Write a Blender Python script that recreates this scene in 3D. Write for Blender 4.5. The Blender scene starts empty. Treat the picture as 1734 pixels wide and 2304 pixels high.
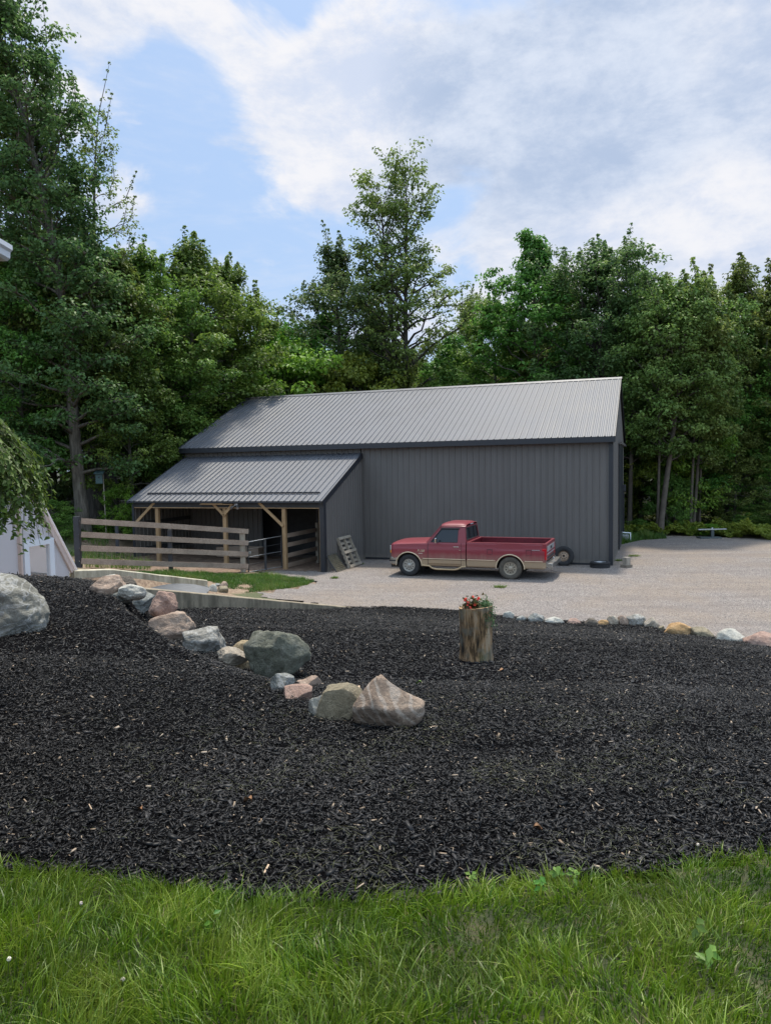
import bpy, bmesh, math, random
import numpy as np
from mathutils import Vector, Matrix, noise as mn

# ------------------------------------------------------------------ camera, sky, sun, exposure
SC = bpy.context.scene
C = SC.collection
F, PIT, H, ROLL = 1651.7, 0.0621, 3.663, -0.0174
FW = np.array([0, math.cos(PIT), -math.sin(PIT)]); UP0 = np.array([0, math.sin(PIT), math.cos(PIT)]); RT0 = np.array([1., 0, 0])
RT = math.cos(ROLL)*RT0 + math.sin(ROLL)*UP0
UP = -math.sin(ROLL)*RT0 + math.cos(ROLL)*UP0
cd = bpy.data.cameras.new('camera'); cam = bpy.data.objects.new('camera', cd); C.objects.link(cam)
M = Matrix(((RT[0], UP[0], -FW[0], 0), (RT[1], UP[1], -FW[1], 0), (RT[2], UP[2], -FW[2], H), (0, 0, 0, 1)))
cam.matrix_world = M
cd.sensor_fit = 'VERTICAL'; cd.sensor_height = 24; cd.lens = 24*F/2304
cd.clip_end = 2000; cd.clip_start = .05
SC.camera = cam

def ray(px, py):
    d = FW + RT*(px-867)/F - UP*(py-1152)/F
    return d/np.linalg.norm(d)
def at(px, py, Y):
    d = ray(px, py); return np.array([0, 0, H]) + d*(Y/d[1])

SUN_EL, SUN_AZ = math.radians(67), math.radians(12)      # azimuth from +Y, towards +X positive
sdir = Vector((math.cos(SUN_EL)*math.sin(SUN_AZ), math.cos(SUN_EL)*math.cos(SUN_AZ), math.sin(SUN_EL)))
sl = bpy.data.lights.new('sun', 'SUN'); sl.energy = 3.0; sl.angle = math.radians(5.0); sl.color = (1, .93, .80)
so = bpy.data.objects.new('sun', sl); C.objects.link(so); so.rotation_euler = sdir.to_track_quat('Z', 'Y').to_euler(); so.location = (0, 0, 60)

W = bpy.data.worlds.new('World'); SC.world = W; W.use_nodes = True
nt = W.node_tree; N = nt.nodes; N.clear(); LK = nt.links.new
def wn(t, **k):
    n = N.new(t)
    for a, b in k.items(): setattr(n, a, b)
    return n
def wmath(op, a, b=None, c=None, clamp=False):
    n = wn('ShaderNodeMath', operation=op, use_clamp=clamp)
    for i, v in enumerate((a, b, c)):
        if v is None: continue
        if isinstance(v, (int, float)): n.inputs[i].default_value = v
        else: LK(v, n.inputs[i])
    return n.outputs[0]
def wsmooth(v, a, b):
    n = wn('ShaderNodeMapRange', interpolation_type='SMOOTHSTEP'); LK(v, n.inputs[0])
    n.inputs[1].default_value = a; n.inputs[2].default_value = b
    return n.outputs[0]
def wmix(f, a, b):
    n = wn('ShaderNodeMix', data_type='RGBA')
    LK(f, n.inputs[0])
    for i, v in ((6, a), (7, b)):
        if isinstance(v, tuple): n.inputs[i].default_value = (*v, 1)
        else: LK(v, n.inputs[i])
    return n.outputs[2]
sky = wn('ShaderNodeTexSky', sky_type='NISHITA', sun_disc=False, sun_elevation=SUN_EL, sun_rotation=SUN_AZ, air_density=1.0, dust_density=3.0, ozone_density=1.4)
sk = wn('ShaderNodeVectorMath', operation='SCALE'); LK(sky.outputs[0], sk.inputs[0]); sk.inputs[3].default_value = 1.0
tc = wn('ShaderNodeTexCoord')
def wnoise(scale, det, rough, mscale=(1, 1, 1), loc=(0, 0, 0), dist=0):
    mp = wn('ShaderNodeMapping'); LK(tc.outputs['Generated'], mp.inputs[0]); mp.inputs['Scale'].default_value = mscale; mp.inputs['Location'].default_value = loc
    n = wn('ShaderNodeTexNoise'); LK(mp.outputs[0], n.inputs['Vector'])
    n.inputs['Scale'].default_value = scale; n.inputs['Detail'].default_value = det; n.inputs['Roughness'].default_value = rough; n.inputs['Distortion'].default_value = dist
    return n.outputs[0]
wob = wnoise(4.2, 10, .60, (1, 1, 2.2), (.3, 0, .2), .35)
wob2 = wnoise(3.0, 8, .58, (1, 1, 2.2), (3.1, 1, 0), .3)
def blob(px, py, rad, amp):
    """a soft cloud mass in the direction of that part of the sky; rad in radians"""
    d = ray(px, py)
    n = wn('ShaderNodeVectorMath', operation='DOT_PRODUCT'); LK(tc.outputs['Generated'], n.inputs[0]); n.inputs[1].default_value = tuple(d)
    s = wsmooth(n.outputs['Value'], math.cos(rad), 1.0)
    return wmath('MULTIPLY', s, amp)
def total(L):
    v = L[0]
    for b in L[1:]: v = wmath('ADD', v, b)
    return v
# cloud cover: where there is cloud at all
cover = total([blob(*b) for b in ((300, 60, .18, .42), (720, 170, .18, .48), (950, 80, .22, .35), (1150, 170, .30, .50), (1560, 200, .32, .55), (500, -30, .10, .30),
                                   (640, 330, .13, .40), (960, 350, .16, .30), (1180, 520, .10, .50), (1350, 560, .17, .48), (1640, 500, .14, .5), (330, 480, .08, .65), (560, 560, .075, .60),
                                   (520, 430, .06, .12), (700, 440, .08, .15), (500, 520, .10, -.25), (430, 250, .10, -.2), (1450, 425, .13, -.62), (1130, 425, .11, -.5), (1010, 560, .09, -.3), (430, 330, .14, -.40), (600, 20, .06, -.45), (440, 160, .08, -.15), (690, 620, .12, -.35), (1080, 660, .12, .45), (-500, 300, .5, .45), (2400, 300, .6, .5), (1550, 660, .2, .30), (1250, 610, .14, .5), (1650, 590, .14, .45), (560, 640, .1, .2))])
cov = wsmooth(wmath('ADD', wmath('MULTIPLY', wmath('SUBTRACT', wob, .5), 3.6), cover), .17, .76)
# shade: the thick grey-blue undersides
shade = total([blob(*b) for b in ((1150, 330, .22, .75), (1560, 240, .28, .75), (1020, 100, .14, .5), (1300, 180, .18, .35), (1500, 620, .12, .2), (1200, 660, .1, .2), (1430, 560, .16, -.4), (720, 180, .2, -.2), (300, 120, .12, .35), (1180, 500, .06, -.4), (1380, 500, .08, -.35), (1640, 480, .09, -.4), (1250, 600, .12, -.3))])
shd = wsmooth(wmath('ADD', wmath('MULTIPLY', wmath('SUBTRACT', wob2, .5), 2.6), shade), -.15, 1.15)
puff = wnoise(5.5, 10, .66, (1, 1, 1.9), (1, 4, 2), .12)
CL = 4.6    # before the strength below
white = wmix(wsmooth(puff, .38, .62), (.76*CL, .85*CL, 1.04*CL), (1.06*CL, 1.06*CL, 1.10*CL))
grey = wmix(wsmooth(puff, .36, .64), (.54*CL, .66*CL, .88*CL), (.84*CL, .92*CL, 1.07*CL))
ccol = wmix(shd, white, grey)
hazy = wn('ShaderNodeMix', data_type='RGBA'); hazy.inputs[0].default_value = .72; LK(sk.outputs[0], hazy.inputs[6]); hazy.inputs[7].default_value = (.45*CL, .67*CL, 1.02*CL, 1)
thin = wmath('MULTIPLY', wsmooth(wnoise(7, 8, .68, (1, 1, 3.5), (0, 2, 0), .4), .42, .85), .6)
sky2 = wmix(thin, hazy.outputs[2], (.84*CL, .92*CL, 1.08*CL))
out = wmix(cov, sky2, ccol)
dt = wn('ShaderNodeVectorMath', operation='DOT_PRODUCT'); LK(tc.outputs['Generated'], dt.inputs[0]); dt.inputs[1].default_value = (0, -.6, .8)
gain = wmath('ADD', wmath('MULTIPLY', wsmooth(dt.outputs['Value'], .1, .95), 1.25), 1.0)      # added brightening of the unseen sky overhead and behind, lifts the front light
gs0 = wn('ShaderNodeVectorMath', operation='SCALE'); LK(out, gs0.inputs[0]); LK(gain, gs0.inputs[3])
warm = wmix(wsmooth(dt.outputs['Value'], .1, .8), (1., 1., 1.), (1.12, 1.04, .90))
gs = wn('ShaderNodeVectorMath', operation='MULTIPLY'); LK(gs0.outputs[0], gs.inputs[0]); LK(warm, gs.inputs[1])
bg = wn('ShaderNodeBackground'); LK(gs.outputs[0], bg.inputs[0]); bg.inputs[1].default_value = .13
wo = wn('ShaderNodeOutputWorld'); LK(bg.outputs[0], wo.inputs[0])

SC.view_settings.view_transform = 'Standard'; SC.view_settings.look = 'None'
SC.view_settings.exposure = 0.55; SC.view_settings.gamma = 1
SC.cycles.max_bounces = 7; SC.cycles.diffuse_bounces = 4; SC.cycles.transparent_max_bounces = 6; SC.cycles.caustics_reflective = False; SC.cycles.caustics_refractive = False

# ------------------------------------------------------------------ helpers
rng = np.random.default_rng(7)
random.seed(7)
def tag(o, label=None, cat=None, group=None, kind=None):
    for k, v in (('label', label), ('category', cat), ('group', group), ('kind', kind)):
        if v: o[k] = v
    return o
def empty(name, loc=(0, 0, 0), rz=0):
    o = bpy.data.objects.new(name, None); C.objects.link(o); o.location = loc; o.rotation_euler = (0, 0, rz); o.empty_display_size = .2
    return o
def link(name, me, mats, parent=None):
    for m in (mats if isinstance(mats, (list, tuple)) else [mats]): me.materials.append(m)
    o = bpy.data.objects.new(name, me); C.objects.link(o)
    if parent: o.parent = parent
    return o
def npmesh(name, V, Q, nside=4, smooth=False, tint=None):
    """mesh from a vertex array and an (n, nside) index array; tint is one value per face"""
    me = bpy.data.meshes.new(name)
    V = np.asarray(V, np.float32); Q = np.asarray(Q, np.int32)
    me.vertices.add(len(V)); me.vertices.foreach_set('co', V.ravel())
    me.loops.add(Q.size); me.loops.foreach_set('vertex_index', Q.ravel())
    me.polygons.add(len(Q)); me.polygons.foreach_set('loop_start', np.arange(0, Q.size, nside, dtype=np.int32))
    if smooth: me.polygons.foreach_set('use_smooth', np.ones(len(Q), bool))
    me.update(calc_edges=True)
    if tint is not None:
        a = me.attributes.new('tint', 'FLOAT', 'FACE'); a.data.foreach_set('value', np.asarray(tint, np.float32))
    return me
class MB:
    """collects boxes, bars, tubes and sheets into one mesh"""
    def __init__(s): s.v = []; s.f = []; s.m = []; s.sm = []
    def add(s, V, Fs, mi=0, smooth=False):
        n = len(s.v); s.v += [tuple(map(float, p)) for p in V]
        for f in Fs: s.f.append(tuple(i+n for i in f)); s.m.append(mi); s.sm.append(smooth)
    def box(s, a, b, mi=0, bev=0):
        x0, y0, z0 = a; x1, y1, z1 = b
        if bev <= 0:
            V = [(x, y, z) for z in (z0, z1) for y in (y0, y1) for x in (x0, x1)]
            s.add(V, [(0, 2, 3, 1), (4, 5, 7, 6), (0, 1, 5, 4), (2, 6, 7, 3), (0, 4, 6, 2), (1, 3, 7, 5)], mi)
        else:
            bm = bmesh.new(); bmesh.ops.create_cube(bm, size=1)
            for v in bm.verts: v.co = Vector(((x0+x1)/2+v.co.x*(x1-x0), (y0+y1)/2+v.co.y*(y1-y0), (z0+z1)/2+v.co.z*(z1-z0)))
            bmesh.ops.bevel(bm, geom=bm.edges[:], offset=bev, segments=2, affect='EDGES', profile=.6)
            bm.verts.index_update(); s.add([v.co for v in bm.verts], [[v.index for v in f.verts] for f in bm.faces], mi); bm.free()
    def beam(s, p, q, w, h, mi=0, up=(0, 0, 1), ext=0):
        """rectangular bar from p to q, w across, h along 'up'"""
        p = Vector(p); q = Vector(q); d = (q-p).normalized(); p = p-d*ext; q = q+d*ext
        u = Vector(up); r = d.cross(u)
        if r.length < 1e-4: r = d.cross(Vector((1, 0, 0)))
        r.normalize(); u = r.cross(d).normalized()
        V = [e+r*a*w/2+u*b*h/2 for e in (p, q) for a, b in ((-1, -1), (1, -1), (1, 1), (-1, 1))]
        s.add(V, [(3, 2, 1, 0), (4, 5, 6, 7), (0, 1, 5, 4), (1, 2, 6, 5), (2, 3, 7, 6), (3, 0, 4, 7)], mi)
    def tube(s, P, R, n=8, mi=0, cap=True):
        P = [Vector(p) for p in P]
        if not hasattr(R, '__len__'): R = [R]*len(P)
        V = []; Fs = []; ref = None
        for i, p in enumerate(P):
            d = (P[min(i+1, len(P)-1)]-P[max(i-1, 0)]).normalized()
            if ref is None: ref = d.orthogonal().normalized()
            ref = (ref-d*ref.dot(d)).normalized(); b = d.cross(ref)
            V += [p+(ref*math.cos(t)+b*math.sin(t))*R[i] for t in [2*math.pi*k/n for k in range(n)]]
        for i in range(len(P)-1):
            for k in range(n):
                a = i*n+k; c = i*n+(k+1) % n; Fs.append((a, c, c+n, a+n))
        s.add(V, Fs, mi, True)
        if cap: s.add(V[:n], [tuple(range(n))[::-1]], mi); s.add(V[-n:], [tuple(range(n))], mi)
    def lathe(s, prof, o, axis='Y', n=32, mi=0, smooth=True):
        """prof = [(radius, along)], turned about the axis through o"""
        V = []; Fs = []
        for r, h in prof:
            for k in range(n):
                t = 2*math.pi*k/n; c, q = r*math.cos(t), r*math.sin(t)
                V.append((o[0]+c, o[1]+h, o[2]+q) if axis == 'Y' else (o[0]+c, o[1]+q, o[2]+h))
        for i in range(len(prof)-1):
            for k in range(n):
                a = i*n+k; c = i*n+(k+1) % n; Fs.append((a, c, c+n, a+n) if axis == 'Y' else (a, a+n, c+n, c))
        s.add(V, Fs, mi, smooth)
    def prism(s, poly, y0, y1, mi=0):
        """polygon in x,z pushed from y0 to y1"""
        n = len(poly); V = [(x, y0, z) for x, z in poly]+[(x, y1, z) for x, z in poly]
        s.add(V, [tuple(range(n)), tuple(range(2*n-1, n-1, -1))]+[(i, i+n, (i+1) % n+n, (i+1) % n) for i in range(n)], mi)
    def build(s, name, mats, parent=None, bevel=0):
        me = bpy.data.meshes.new(name); me.from_pydata(s.v, [], s.f)
        me.polygons.foreach_set('material_index', s.m); me.polygons.foreach_set('use_smooth', s.sm); me.update()
        o = link(name, me, mats, parent)
        bm = bmesh.new(); bm.from_mesh(me); bmesh.ops.recalc_face_normals(bm, faces=bm.faces)
        if bevel:
            ed = [e for e in bm.edges if len(e.link_faces) == 2 and e.calc_face_angle(0) > .6]
            bmesh.ops.bevel(bm, geom=ed, offset=bevel, segments=2, affect='EDGES', clamp_overlap=True)
        bm.to_mesh(me); bm.free()
        return o

# ------------------------------------------------------------------ materials
MATS = {}
class NT:
    def __init__(s, name):
        s.m = bpy.data.materials.new(name); s.m.use_nodes = True; s.t = s.m.node_tree; s.t.nodes.clear(); MATS[name] = s.m
        s.out = s.n('ShaderNodeOutputMaterial'); s.b = s.n('ShaderNodeBsdfPrincipled'); s.l(s.b.outputs[0], s.out.inputs[0]); s.tcn = None
    def n(s, t, **k):
        n = s.t.nodes.new(t)
        for a, b in k.items(): setattr(n, a, b)
        return n
    def l(s, a, b): s.t.links.new(a, b)
    def set(s, **k):
        for a, v in k.items():
            i = s.b.inputs[a.replace('_', ' ')]
            if isinstance(v, (int, float)): i.default_value = v
            elif isinstance(v, tuple): i.default_value = (*v, 1)[:4]
            else: s.l(v, i)
        return s
    def co(s, w='Object'):
        if not s.tcn: s.tcn = s.n('ShaderNodeTexCoord')
        return s.tcn.outputs[w]
    def map(s, v, sc=(1, 1, 1), loc=(0, 0, 0), rot=(0, 0, 0)):
        m = s.n('ShaderNodeMapping'); s.l(v, m.inputs[0]); m.inputs['Scale'].default_value = sc; m.inputs['Location'].default_value = loc; m.inputs['Rotation'].default_value = rot
        return m.outputs[0]
    def noise(s, v, scale, det=4, rough=.55, dist=0, out=0):
        n = s.n('ShaderNodeTexNoise'); s.l(v, n.inputs['Vector']); n.inputs['Scale'].default_value = scale; n.inputs['Detail'].default_value = det
        n.inputs['Roughness'].default_value = rough; n.inputs['Distortion'].default_value = dist; return n.outputs[out]
    def vor(s, v, scale, out='Distance', feature='F1', rnd=1):
        n = s.n('ShaderNodeTexVoronoi', feature=feature); s.l(v, n.inputs['Vector']); n.inputs['Scale'].default_value = scale; n.inputs['Randomness'].default_value = rnd
        return n.outputs[out]
    def ramp(s, v, stops, interp='LINEAR'):
        r = s.n('ShaderNodeValToRGB'); s.l(v, r.inputs[0]); e = r.color_ramp; e.interpolation = interp
        while len(e.elements) < len(stops): e.elements.new(.5)
        for x, (p, c) in zip(e.elements, stops): x.position = p; x.color = (*(c if isinstance(c, tuple) else (c, c, c)), 1)
        return r.outputs[0]
    def mix(s, f, a, b, mode='MIX'):
        n = s.n('ShaderNodeMix', data_type='RGBA', blend_type=mode)
        for i, v in ((0, f), (6, a), (7, b)):
            if isinstance(v, tuple): n.inputs[i].default_value = (*v, 1)
            elif isinstance(v, (int, float)): n.inputs[i].default_value = v
            else: s.l(v, n.inputs[i])
        return n.outputs[2]
    def math(s, op, a, b=0., clamp=False):
        n = s.n('ShaderNodeMath', operation=op, use_clamp=clamp)
        for i, v in enumerate((a, b)):
            if isinstance(v, (int, float)): n.inputs[i].default_value = v
            else: s.l(v, n.inputs[i])
        return n.outputs[0]
    def sep(s, v):
        n = s.n('ShaderNodeSeparateXYZ'); s.l(v, n.inputs[0]); return n.outputs
    def bump(s, h, strength=.3, dist=.01):
        b = s.n('ShaderNodeBump'); s.l(h, b.inputs['Height']); b.inputs['Strength'].default_value = strength; b.inputs['Distance'].default_value = dist
        s.l(b.outputs[0], s.b.inputs['Normal']); return s
def plain(name, col, rough=.6, metal=0, var=.12, nscale=6, bump=0, bs=40, bd=.004, spec=.5):
    t = NT(name); c = t.co(); n = t.noise(c, nscale, 5)
    lo = tuple(x*(1-var) for x in col); hi = tuple(x*(1+var) for x in col)
    t.set(Base_Color=t.ramp(n, [(.3, lo), (.7, hi)]), Roughness=rough, Metallic=metal); t.b.inputs['Specular IOR Level'].default_value = spec
    if bump: t.bump(t.noise(c, bs, 6), bump, bd)
    return t.m
def wood(name, col, col2, axis=0, rough=.75, sc=1.):
    t = NT(name); c = t.co(); s = [22*sc]*3; s[axis] = 1.3*sc
    g = t.noise(t.map(c, tuple(s)), 1.6, 8, .65, .4); k = t.noise(c, 2.2, 3)
    base = t.mix(t.ramp(g, [(.35, 0.), (.68, 1.)]), col, col2)
    base = t.mix(t.ramp(k, [(.35, 0.), (.75, .55)]), base, tuple(x*.6 for x in col))
    t.set(Base_Color=base, Roughness=rough).bump(g, .5, .004); return t.m
t = NT('painted_steel_siding'); c = t.co(); n = t.noise(t.map(c, (1.6, 1.6, .5)), 1.3, 6, .6); z_ = t.sep(c)[2]
sc_ = t.ramp(t.math('ADD', z_, t.math('MULTIPLY', t.noise(c, 5, 5), .35)), [(.12, .85), (.42, 0.)])
t.set(Base_Color=t.mix(sc_, t.ramp(n, [(.3, (.106, .098, .091)), (.7, (.122, .113, .106))]), (.21, .185, .155)), Roughness=.5); t.bump(t.noise(c, 2.2, 4), .10, .02); siding = t.m
siding_old = plain('bare_steel_siding', (.12, .112, .10), .5, .2, .18, 2)
roofm = None
t = NT('painted_steel_roof'); c = t.co(); n = t.noise(t.map(c, (1, .35, 1)), 1.3, 5); n2 = t.noise(c, 260, 2)
t.set(Base_Color=t.mix(.18, t.ramp(n, [(.3, (.080, .084, .100)), (.7, (.112, .117, .136))]), t.ramp(n2, [(.4, (.05,)*3), (.6, (.2,)*3)])), Roughness=t.ramp(n, [(.3, .46), (.7, .56)]), Metallic=0.); t.b.inputs['Specular IOR Level'].default_value = .38; t.bump(t.noise(c, 2.2, 3), .12, .02); roofm = t.m
trim = plain('black_steel_trim', (.018, .02, .026), .42, 0, .1)
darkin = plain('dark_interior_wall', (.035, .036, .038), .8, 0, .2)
lumber = wood('yellow_pine_lumber', (.27, .165, .08), (.41, .275, .145), 2)
lumberx = wood('yellow_pine_beam', (.30, .185, .09), (.44, .30, .16), 0)
railwood = wood('weathered_fence_board', (.24, .175, .13), (.41, .325, .255), 0)
greywood = wood('weathered_grey_wood', (.22, .19, .15), (.43, .38, .31), 2)
blackwood = plain('black_painted_wood', (.025, .028, .035), .65, 0, .3, 8, .3, 60)
tyrem = plain('tyre_rubber', (.028, .028, .029), .85, 0, .25, 9, .3, 90, .003, .3)
tyredust = plain('dusty_tyre_rubber', (.095, .085, .07), .9, 0, .3, 6, .3, 90, .003, .2)
chrome = plain('chrome', (.62, .62, .62), .16, 1, .03)
dirtychrome = plain('dusty_chrome', (.33, .32, .30), .32, .85, .2)
galv = plain('galvanised_steel', (.42, .44, .46), .38, .8, .15)
blacksteel = plain('black_steel_tube', (.03, .03, .032), .5, .3, .2)
whitep = plain('white_paint', (.74, .76, .80), .45, 0, .04, 3)
# ------------------------------------------------------------------ terrain heights
def tps(pts):
    P = np.array(pts, float); n = len(P); xy = P[:, :2]
    def U(d): return np.where(d > 1e-9, d*d*np.log(np.maximum(d, 1e-9)), 0)
    K = U(np.linalg.norm(xy[:, None]-xy[None], axis=2)) + np.eye(n)*.3
    A = np.zeros((n+3, n+3)); A[:n, :n] = K; A[:n, n] = 1; A[:n, n+1:] = xy; A[n, :n] = 1; A[n+1:, :n] = xy.T
    w = np.linalg.solve(A, np.concatenate([P[:, 2], [0, 0, 0]]))
    def f(x, y):
        x = np.asarray(x, float); y = np.asarray(y, float); s = x.shape; q = np.stack([x.ravel(), y.ravel()], 1); out = np.zeros(len(q))
        for i in range(0, len(q), 20000):
            d = np.linalg.norm(q[i:i+20000, None]-xy[None], axis=2); out[i:i+20000] = U(d)@w[:n]
        return (out+w[n]+q@w[n+1:]).reshape(s)
    return f
GL = [(0, 2, 2.1), (-3, 2, 2.1), (3, 2, 2.1), (0, 0, 2.13), (0, -8, 2.3), (-8, 0, 2.25), (8, 0, 2.0), (-12, -8, 2.4), (12, -8, 2.1), (0, 5.33, 1.74), (3, 5.5, 1.68), (6, 5.5, 1.5), (1.1, 8.9, 1.26), (5, 9, .93),
      (9, 9, .6), (3, 13, .62), (6, 12.6, .42), (0, 13, .80), (-2, 10, 1.2), (-1, 7, 1.55), (-3.4, 12.5, 1.0), (-4.2, 15, .80), (-2.68, 16.7, .43), (-.98, 18.5, .08), (2.2, 17.6, .03), (4.8, 16.2, .0), (7.4, 14.6, 0), (12, 13, 0), (18, 12, 0), (14, 5, .9), (20, 0, 1.5),
      (0, 22, 0), (5, 20, 0), (8, 22, 0), (15, 22, 0), (20, 35, 0), (10, 35, 0), (15, 30, 0), (0, 28, 0), (-3, 26, 0), (-6, 27.5, .1), (-9.7, 28.3, .3), (6, 28, 0), (0, 35, 0.), (-8, 36, .3), (-4.77, 19.5, .41), (-4.3, 21.4, .28), (-4.66, 24.8, .15), (-8.85, 21.3, .85),
      (-7.2, 17.6, 1.25), (-5.5, 18.8, .75), (-12, 20, 1.3), (-12, 29, 1.2), (-20, 40, 1.6), (-7, 14, .9), (-9, 10, 1.6), (-20, 10, 2.2), (-20, 25, 1.8), (20, 45, .2), (0, 50, .5), (-40, 60, 2), (0, 80, 1), (40, 60, .5), (60, 20, 0), (60, -20, 1), (-60, 20, 3), (-60, -20, 3), (0, -50, 3), (80, 100, 1), (-80, 100, 2), (0, 140, 1), (0, 250, 1), (150, 150, 1), (-150, 150, 2)]
hL = tps(GL)
GU = [(-6, 2.5, 2.16), (-4, 2.5, 2.12), (-2, 2.9, 2.05), (0, 2.8, 2.03), (-3.9, 8, 1.82), (-2.4, 8.2, 1.72), (-1, 6.6, 1.72), (0, 5.3, 1.74), (-2, 5, 1.88), (-4, 5, 1.95), (-4.25, 11.2, 1.72), (-6.5, 12.4, 1.92), (-5.5, 13.3, 1.68), (-8, 8, 2.0), (-8, 11, 2.15), (-4.75, 14.35, 1.3), (2, 3, 2.03), (-12, 4, 2.3), (-12, 10, 2.4)]
hU = tps(GU)
LIP = np.array([(6, 1.5), (.9, 4.6), (.0, 5.25), (-.45, 5.85), (-1, 6.65), (-1.75, 7.5), (-2.4, 8.4), (-3.05, 9.5), (-3.6, 10.4), (-4.05, 11.4), (-4.3, 12.8), (-4.72, 14.5), (-4.8, 16)])
def sdist(x, y):
    """signed distance to the line of stones, positive on the upper side"""
    x = np.asarray(x, float); y = np.asarray(y, float); best = np.full(x.shape, 1e9); sg = np.zeros(x.shape)
    for a, b in zip(LIP[:-1], LIP[1:]):
        e = b-a; L2 = e@e; t_ = np.clip(((x-a[0])*e[0]+(y-a[1])*e[1])/L2, 0, 1)
        dx = x-a[0]-t_*e[0]; dy = y-a[1]-t_*e[1]; d = np.hypot(dx, dy); cr = e[0]*dy-e[1]*dx
        m = d < best-1e-9; best = np.where(m, d, best); sg = np.where(m, np.sign(cr), sg)
    return best*sg
def hM(x, y):
    s = sdist(x, y); k = np.clip((s+.30)/.55, 0, 1); k = k*k*(3-2*k)
    return hL(x, y)*(1-k)+np.maximum(hU(x, y), hL(x, y)-.05)*k
def hit(px, py, h=hM):
    d = ray(px, py); ts = np.linspace(1.5, 90, 6000); X = d[0]*ts; Y = d[1]*ts; Z = H+d[2]*ts
    g = h(X, Y); i = np.argmax(Z < g)
    return np.array([X[i], Y[i], g[i]])
def hz(x, y, h=hL): return float(h(np.array([float(x)]), np.array([float(y)]))[0])

def inpoly(x, y, poly):
    P = np.asarray(poly, float); r = np.zeros(x.shape, bool); j = len(P)-1
    for i in range(len(P)):
        xi, yi = P[i]; xj, yj = P[j]
        c = ((yi > y) != (yj > y)) & (x < (xj-xi)*(y-yi)/(yj-yi+1e-12)+xi); r ^= c; j = i
    return r
NW0, NW1 = np.array([-9.2, 9.53]), np.array([-.9, 18.7])            # the near concrete wall, plan
nwd = (NW1-NW0)/np.linalg.norm(NW1-NW0); nwn = np.array([-nwd[1], nwd[0]])
EDGE = [(0, 1962), (156, 1968), (312, 1990), (520, 2022), (677, 2043), (937, 2043), (1041, 2018), (1198, 2000), (1302, 1974), (1458, 1972), (1562, 1942), (1734, 1924)]
ep = []
for e in EDGE:
    d = ray(*e); tt = (2.06-H)/d[2]; ep.append((d[0]*tt, d[1]*tt))
ep = np.array(ep)
def lawn_edge(x):
    return np.interp(x, np.concatenate([[-12, -5, -3], ep[:, 0], [3, 6, 14]]), np.concatenate([[3.4, 3.1, 2.95], ep[:, 1], [2.75, 2.9, 3.6]]))
FE = [(-.9, 18.6)]+[(float(p[0]), float(p[1])+.16) for p in (hit(a_, b_, hL) for a_, b_ in ((900, 1368), (1000, 1374), (1130, 1388), (1230, 1397), (1330, 1403), (1400, 1405), (1450, 1409), (1500, 1419), (1560, 1427), (1620, 1437), (1700, 1449)))]+[(9.5, 13.2), (12, 12.6), (18, 11), (22, 6)]
mulch_poly = [(-12, 3.4), (-5, 3.1), (-3, 2.95)]+[tuple(e) for e in ep]+[(3, 2.75), (6, 2.9), (14, 3.6), (22, 6)]+FE[::-1][1:]+[tuple(NW0+nwn*.06)]+[(-12, 8)]
pxl = lambda a, b: tuple(hit(a, b, hL)[:2])
gravel_poly = FE[:-1]+[(40, 8), (40, 30), (24, 34.5), (18.3, 33.3), (15.3, 35.6), (11.5, 35.8), (8, 36.5), (-8, 40), (-9, 34), (-7.6, 27.2), pxl(606, 1289), pxl(588, 1297), pxl(640, 1298), pxl(706, 1307), pxl(690, 1318), pxl(620, 1330), pxl(575, 1340)]
def grid_sheet(name, poly, step, h, off, m, jag=.08, xr=None, yr=None):
    P = np.array(poly); x0, y0 = P.min(0)-step; x1, y1 = P.max(0)+step
    xs = np.arange(x0, x1, step); ys = np.arange(y0, y1, step); X, Y = np.meshgrid(xs, ys)
    Z = h(X, Y)+off
    cx = (X[:-1, :-1]+X[1:, 1:])/2; cy = (Y[:-1, :-1]+Y[1:, 1:])/2
    j = rng.normal(0, jag, cx.shape); keep = inpoly(cx+j, cy+rng.normal(0, jag, cx.shape), poly)
    idx = np.arange(X.size).reshape(X.shape); a = idx[:-1, :-1][keep]; b = idx[:-1, 1:][keep]; c = idx[1:, 1:][keep]; d = idx[1:, :-1][keep]
    Q = np.stack([a, b, c, d], 1); V = np.stack([X.ravel(), Y.ravel(), Z.ravel()], 1)
    u, inv = np.unique(Q, return_inverse=True); return link(name, npmesh(name, V[u], inv.reshape(Q.shape), 4, True), m)

# ground materials
t = NT('gravel'); c = t.co(); ca = t.vor(c, 42, 'Color'); cb = t.vor(c, 95, 'Color'); big = t.noise(c, .35, 4); mid = t.noise(c, 1.7, 5, .6); trk = t.noise(t.map(c, (.14, 1.5, 1), (0, 0, 0), (0, 0, .16)), 1.1, 6, .62)
ga = t.sep(ca)[0]; gb = t.sep(cb)[1]
g1 = t.ramp(ga, [(0, (.06, .055, .05)), (.3, (.26, .235, .225)), (.7, (.46, .42, .40)), (1, (.85, .80, .76))])
g2 = t.ramp(gb, [(0, (.15, .14, .14)), (.5, (.36, .335, .33)), (1, (.60, .56, .54))])
col = t.mix(.45, g1, g2)
col = t.mix(t.ramp(big, [(.42, 0.), (.60, .42)]), col, (.44, .35, .26)); col = t.mix(t.ramp(mid, [(.45, 0.), (.75, .45)]), col, (.27, .235, .225))
col = t.mix(t.ramp(trk, [(.48, 0.), (.66, .42)]), col, (.24, .205, .195))
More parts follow.
